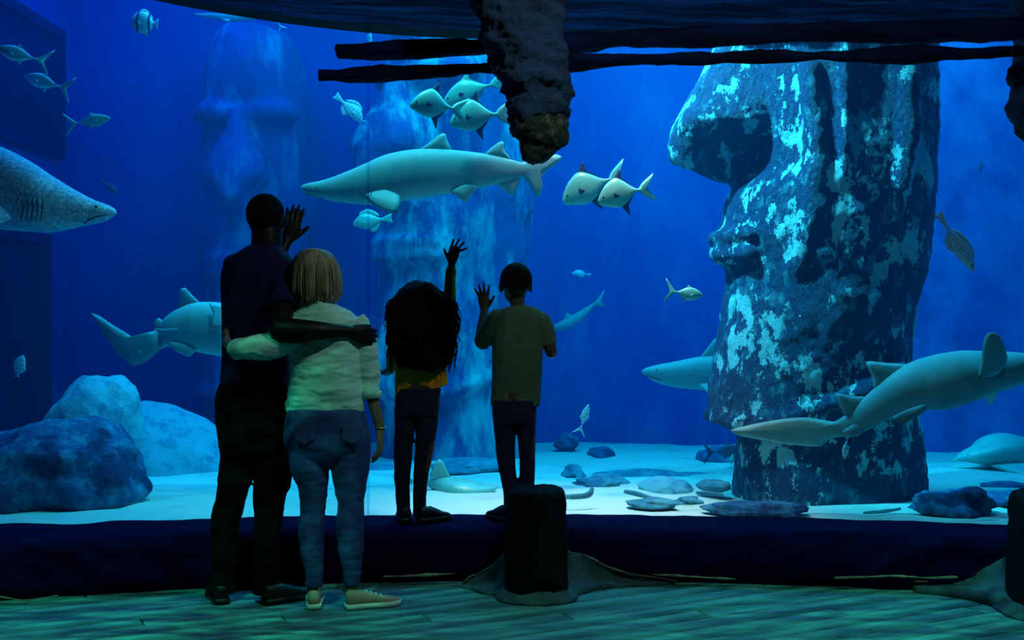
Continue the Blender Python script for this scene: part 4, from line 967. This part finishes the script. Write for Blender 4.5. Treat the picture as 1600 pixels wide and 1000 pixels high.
rs_ = [(444, 642, 670), (450, 628, 686), (460, 616, 698), (476, 610, 706), (500, 611, 707), (525, 613, 704), (550, 614, 700), (566, 617, 698), (576, 628, 690)]
prows(b, rs_, Y-.05, lambda t: .05+.085*math.sin(PI*min(1, .1+t*.8)), 2.2, 30)
b = fuse(b, .009, 2); rough(b, .022, 7, 3); rough(b, .010, 16, 5)
obj('hair', b, k_hair, girl)
b = NB()
for i in range(560):
    a = R.uniform(0, 2*PI); ca_, sa_ = math.cos(a), math.sin(a)
    st = R.uniform(0, 1); pts = []
    ph = R.uniform(0, 6); wv = R.uniform(.004, .010); k = R.uniform(.96, 1.16)
    t0 = R.uniform(0, .65); t1 = min(1.05, t0+R.uniform(.25, .55))
    flick = R.uniform(0, .07) if R.random() < .4 else 0
    for j in range(8):
        t = t0+(t1-t0)*j/7
        py = 448+t*128; hw = 47.5*min(1, (math.sin(PI*min(.5, t*1.6+.08))))*(1-.10*max(0, t-.7)/.3)
        cx = 659-0*t
        c = W(cx, py, Y-.05); hd = .05+.085*math.sin(PI*min(1, .1+t*.8))
        out = k*(1+flick*j/3)
        pts.append((c.x+M(hw, Y)*ca_*out+wv*math.sin(ph+j*1.7), c.y+hd*sa_*out, c.z+wv*math.cos(ph+j*1.3)-flick*.3*j/7, .0042*(1-j/8.5)))
    tube(b, pts, n=4, k=2, round_ends=False)
obj('hair_strands', b, k_hair, girl)['kind'] = 'stuff'
b = NB()
prows(b, [(516, 640, 676), (526, 626, 690), (545, 620, 695), (575, 618, 697), (600, 617, 700, 0), (613, 617, 701, -24)], Y, lambda t: .055+.03*math.sin(PI*min(1, t*1.2)), 2.4, 28)
ptube(b, [(684, 530, Y, 14), (697, 500, Y, 13.5), (702, 465, Y+.03, 11), (703, 440, Y+.055, 9), (705, 419, Y+.075, 7.5)], n=18, round_ends=False)
ptube(b, [(630, 530, Y, 14), (620, 552, Y+.02, 13), (613, 572, Y+.07, 11)], n=18, round_ends=False)
b = fuse(b, .006, 2); wrinkle(b, .004, 14, 3, (1, 1, .7)); obj('shirt', b, k_yel, girl)
b = NB()
prows(b, [(606, 622, 690), (625, 617, 687), (648, 617, 686)], Y, .07, 2.5, 24)
ptube(b, [(634, 635, Y, 17.5), (631.5, 675, Y, 15.5), (629.5, 711, Y, 14.5), (628.5, 750, Y, 12), (629.5, 780, Y, 11), (631, 806, Y, 10.5)], n=18, round_ends=False)
ptube(b, [(669, 635, Y, 17.5), (666, 675, Y, 16), (661, 711, Y, 13), (657.5, 750, Y, 11.5), (656, 780, Y, 10.5), (656, 806, Y, 10.5)], n=18, round_ends=False)
b = fuse(b, .0055, 2); wrinkle(b, .003, 16, 3); obj('jeans', b, k_jean2, girl)
shoe(girl, gnd(633, Y-.05, ZL+.003), math.radians(98), .185, .044, .075, k_shoeb, k_shoeb)
shoe(girl, gnd(655, Y-.05, ZL+.003), math.radians(40), .19, .040, .075, k_shoeb, k_shoeb)

# ---------------------------------------------------------------- boy
Y = 5.70
boy = person('boy with cropped hair in olive T-shirt and dark jeans, standing behind the stump, palm raised', gnd(805, Y, ZL))
b = NB()
es = head(b, W(806, 445, Y), M(23, Y), M(32.5, Y), .10, .05)
ptube(b, [(808, 458, Y, 11.5), (809, 478, Y, 12), (811, 490, Y, 20, .8)], n=16)
prows(b, [(490, 780, 840), (520, 776, 840), (600, 774, 836), (640, 775, 832)], Y, .06)
for a, c_ in ((787, 797), (821, 823)): ptube(b, [(a, 640, Y, 14), (a+4, 700, Y, 12), (c_, 760, Y, 9), (c_, 805, Y, 6)], n=14)
ptube(b, [(776, 497, Y, 11), (762, 520, Y, 10), (751, 535, Y+.03, 9.5), (752, 515, Y+.09, 8), (755, 495, Y+.13, 6.5), (757, 483, Y+.15, 6)], n=14)
hand(b, W(757, 484, Y+.15), (-.08, .05, 1), (0, 1, 0), (1, 0, .1), .140, curl=.04, dirs=[.22, -.02, -.20, -.42, .70])
ptube(b, [(846, 497, Y, 11), (855, 525, Y, 10), (861, 550, Y+.02, 9.5), (858, 546, Y+.12, 8), (852, 538, Y+.20, 6.5)], n=14)
hand(b, W(852, 539, Y+.20), (-.2, .8, .5), (-.9, .2, .1), (0, -.2, 1), .125, curl=.3)
obj('body', fuse(b, .0038, 2, .5), k_skin2, boy); eyes(boy, es, .009)
b = NB(); c = W(806, 445, Y); rot = Matrix.Rotation(.1, 3, 'Z')
ball(b, c+rot @ Vector((0, -.010, .022)), M(25.3, Y), M(25.3, Y)*1.14, M(32.5, Y)*.86, 32, 20, rot)
bmesh.ops.delete(b, geom=[v for v in b.verts if (rot.inverted() @ (v.co-c)).y > .045 and v.co.z < c.z+.04 or v.co.z < c.z-.008-max(0, -(v.co.y-c.y))*.25], context='VERTS')
bmesh.ops.solidify(b, geom=b.faces[:], thickness=.004)
obj('hair', rough(b, .0015, 60, 2), k_hair, boy)
b = NB()
prows(b, [(478, 797, 827), (483, 782, 842), (490, 774, 850), (503, 769, 853), (530, 768, 850), (570, 769, 847), (600, 768, 846), (620, 767, 844), (635, 766, 843)], Y, lambda t: .06+.028*math.sin(PI*min(1, t*1.2)), 2.4, 28)
ptube(b, [(777, 496, Y, 14.5), (764, 517, Y, 15), (755, 533, Y+.02, 13.5)], n=18)
ptube(b, [(845, 497, Y, 14.5), (853, 518, Y, 14), (857, 538, Y+.01, 13)], n=18, round_ends=False)
b = fuse(b, .006, 2); wrinkle(b, .004, 13, 8, (1, 1, .6)); obj('t_shirt', b, k_grn, boy)
b = NB()
prows(b, [(625, 769, 840), (645, 769, 838), (660, 770, 837)], Y, .07, 2.5, 24)
ptube(b, [(787, 645, Y, 18), (788.5, 675, Y, 16.5), (791, 720, Y, 14.2), (797, 762, Y, 12), (799, 806, Y, 11)], n=18, round_ends=False)
ptube(b, [(821, 645, Y, 17.5), (822, 675, Y, 14.5), (824, 720, Y, 12.5), (823, 762, Y, 12), (823, 806, Y, 11)], n=18, round_ends=False)
b = fuse(b, .0055, 2); wrinkle(b, .003, 16, 5); obj('jeans', b, k_jean3, boy)
shoe(boy, gnd(797, Y-.05, ZL+.003), math.radians(125), .19, .04, .075, k_shoeb, k_shoeb)
shoe(boy, gnd(823, Y-.05, ZL+.003), math.radians(75), .19, .04, .075, k_shoeb, k_shoeb)
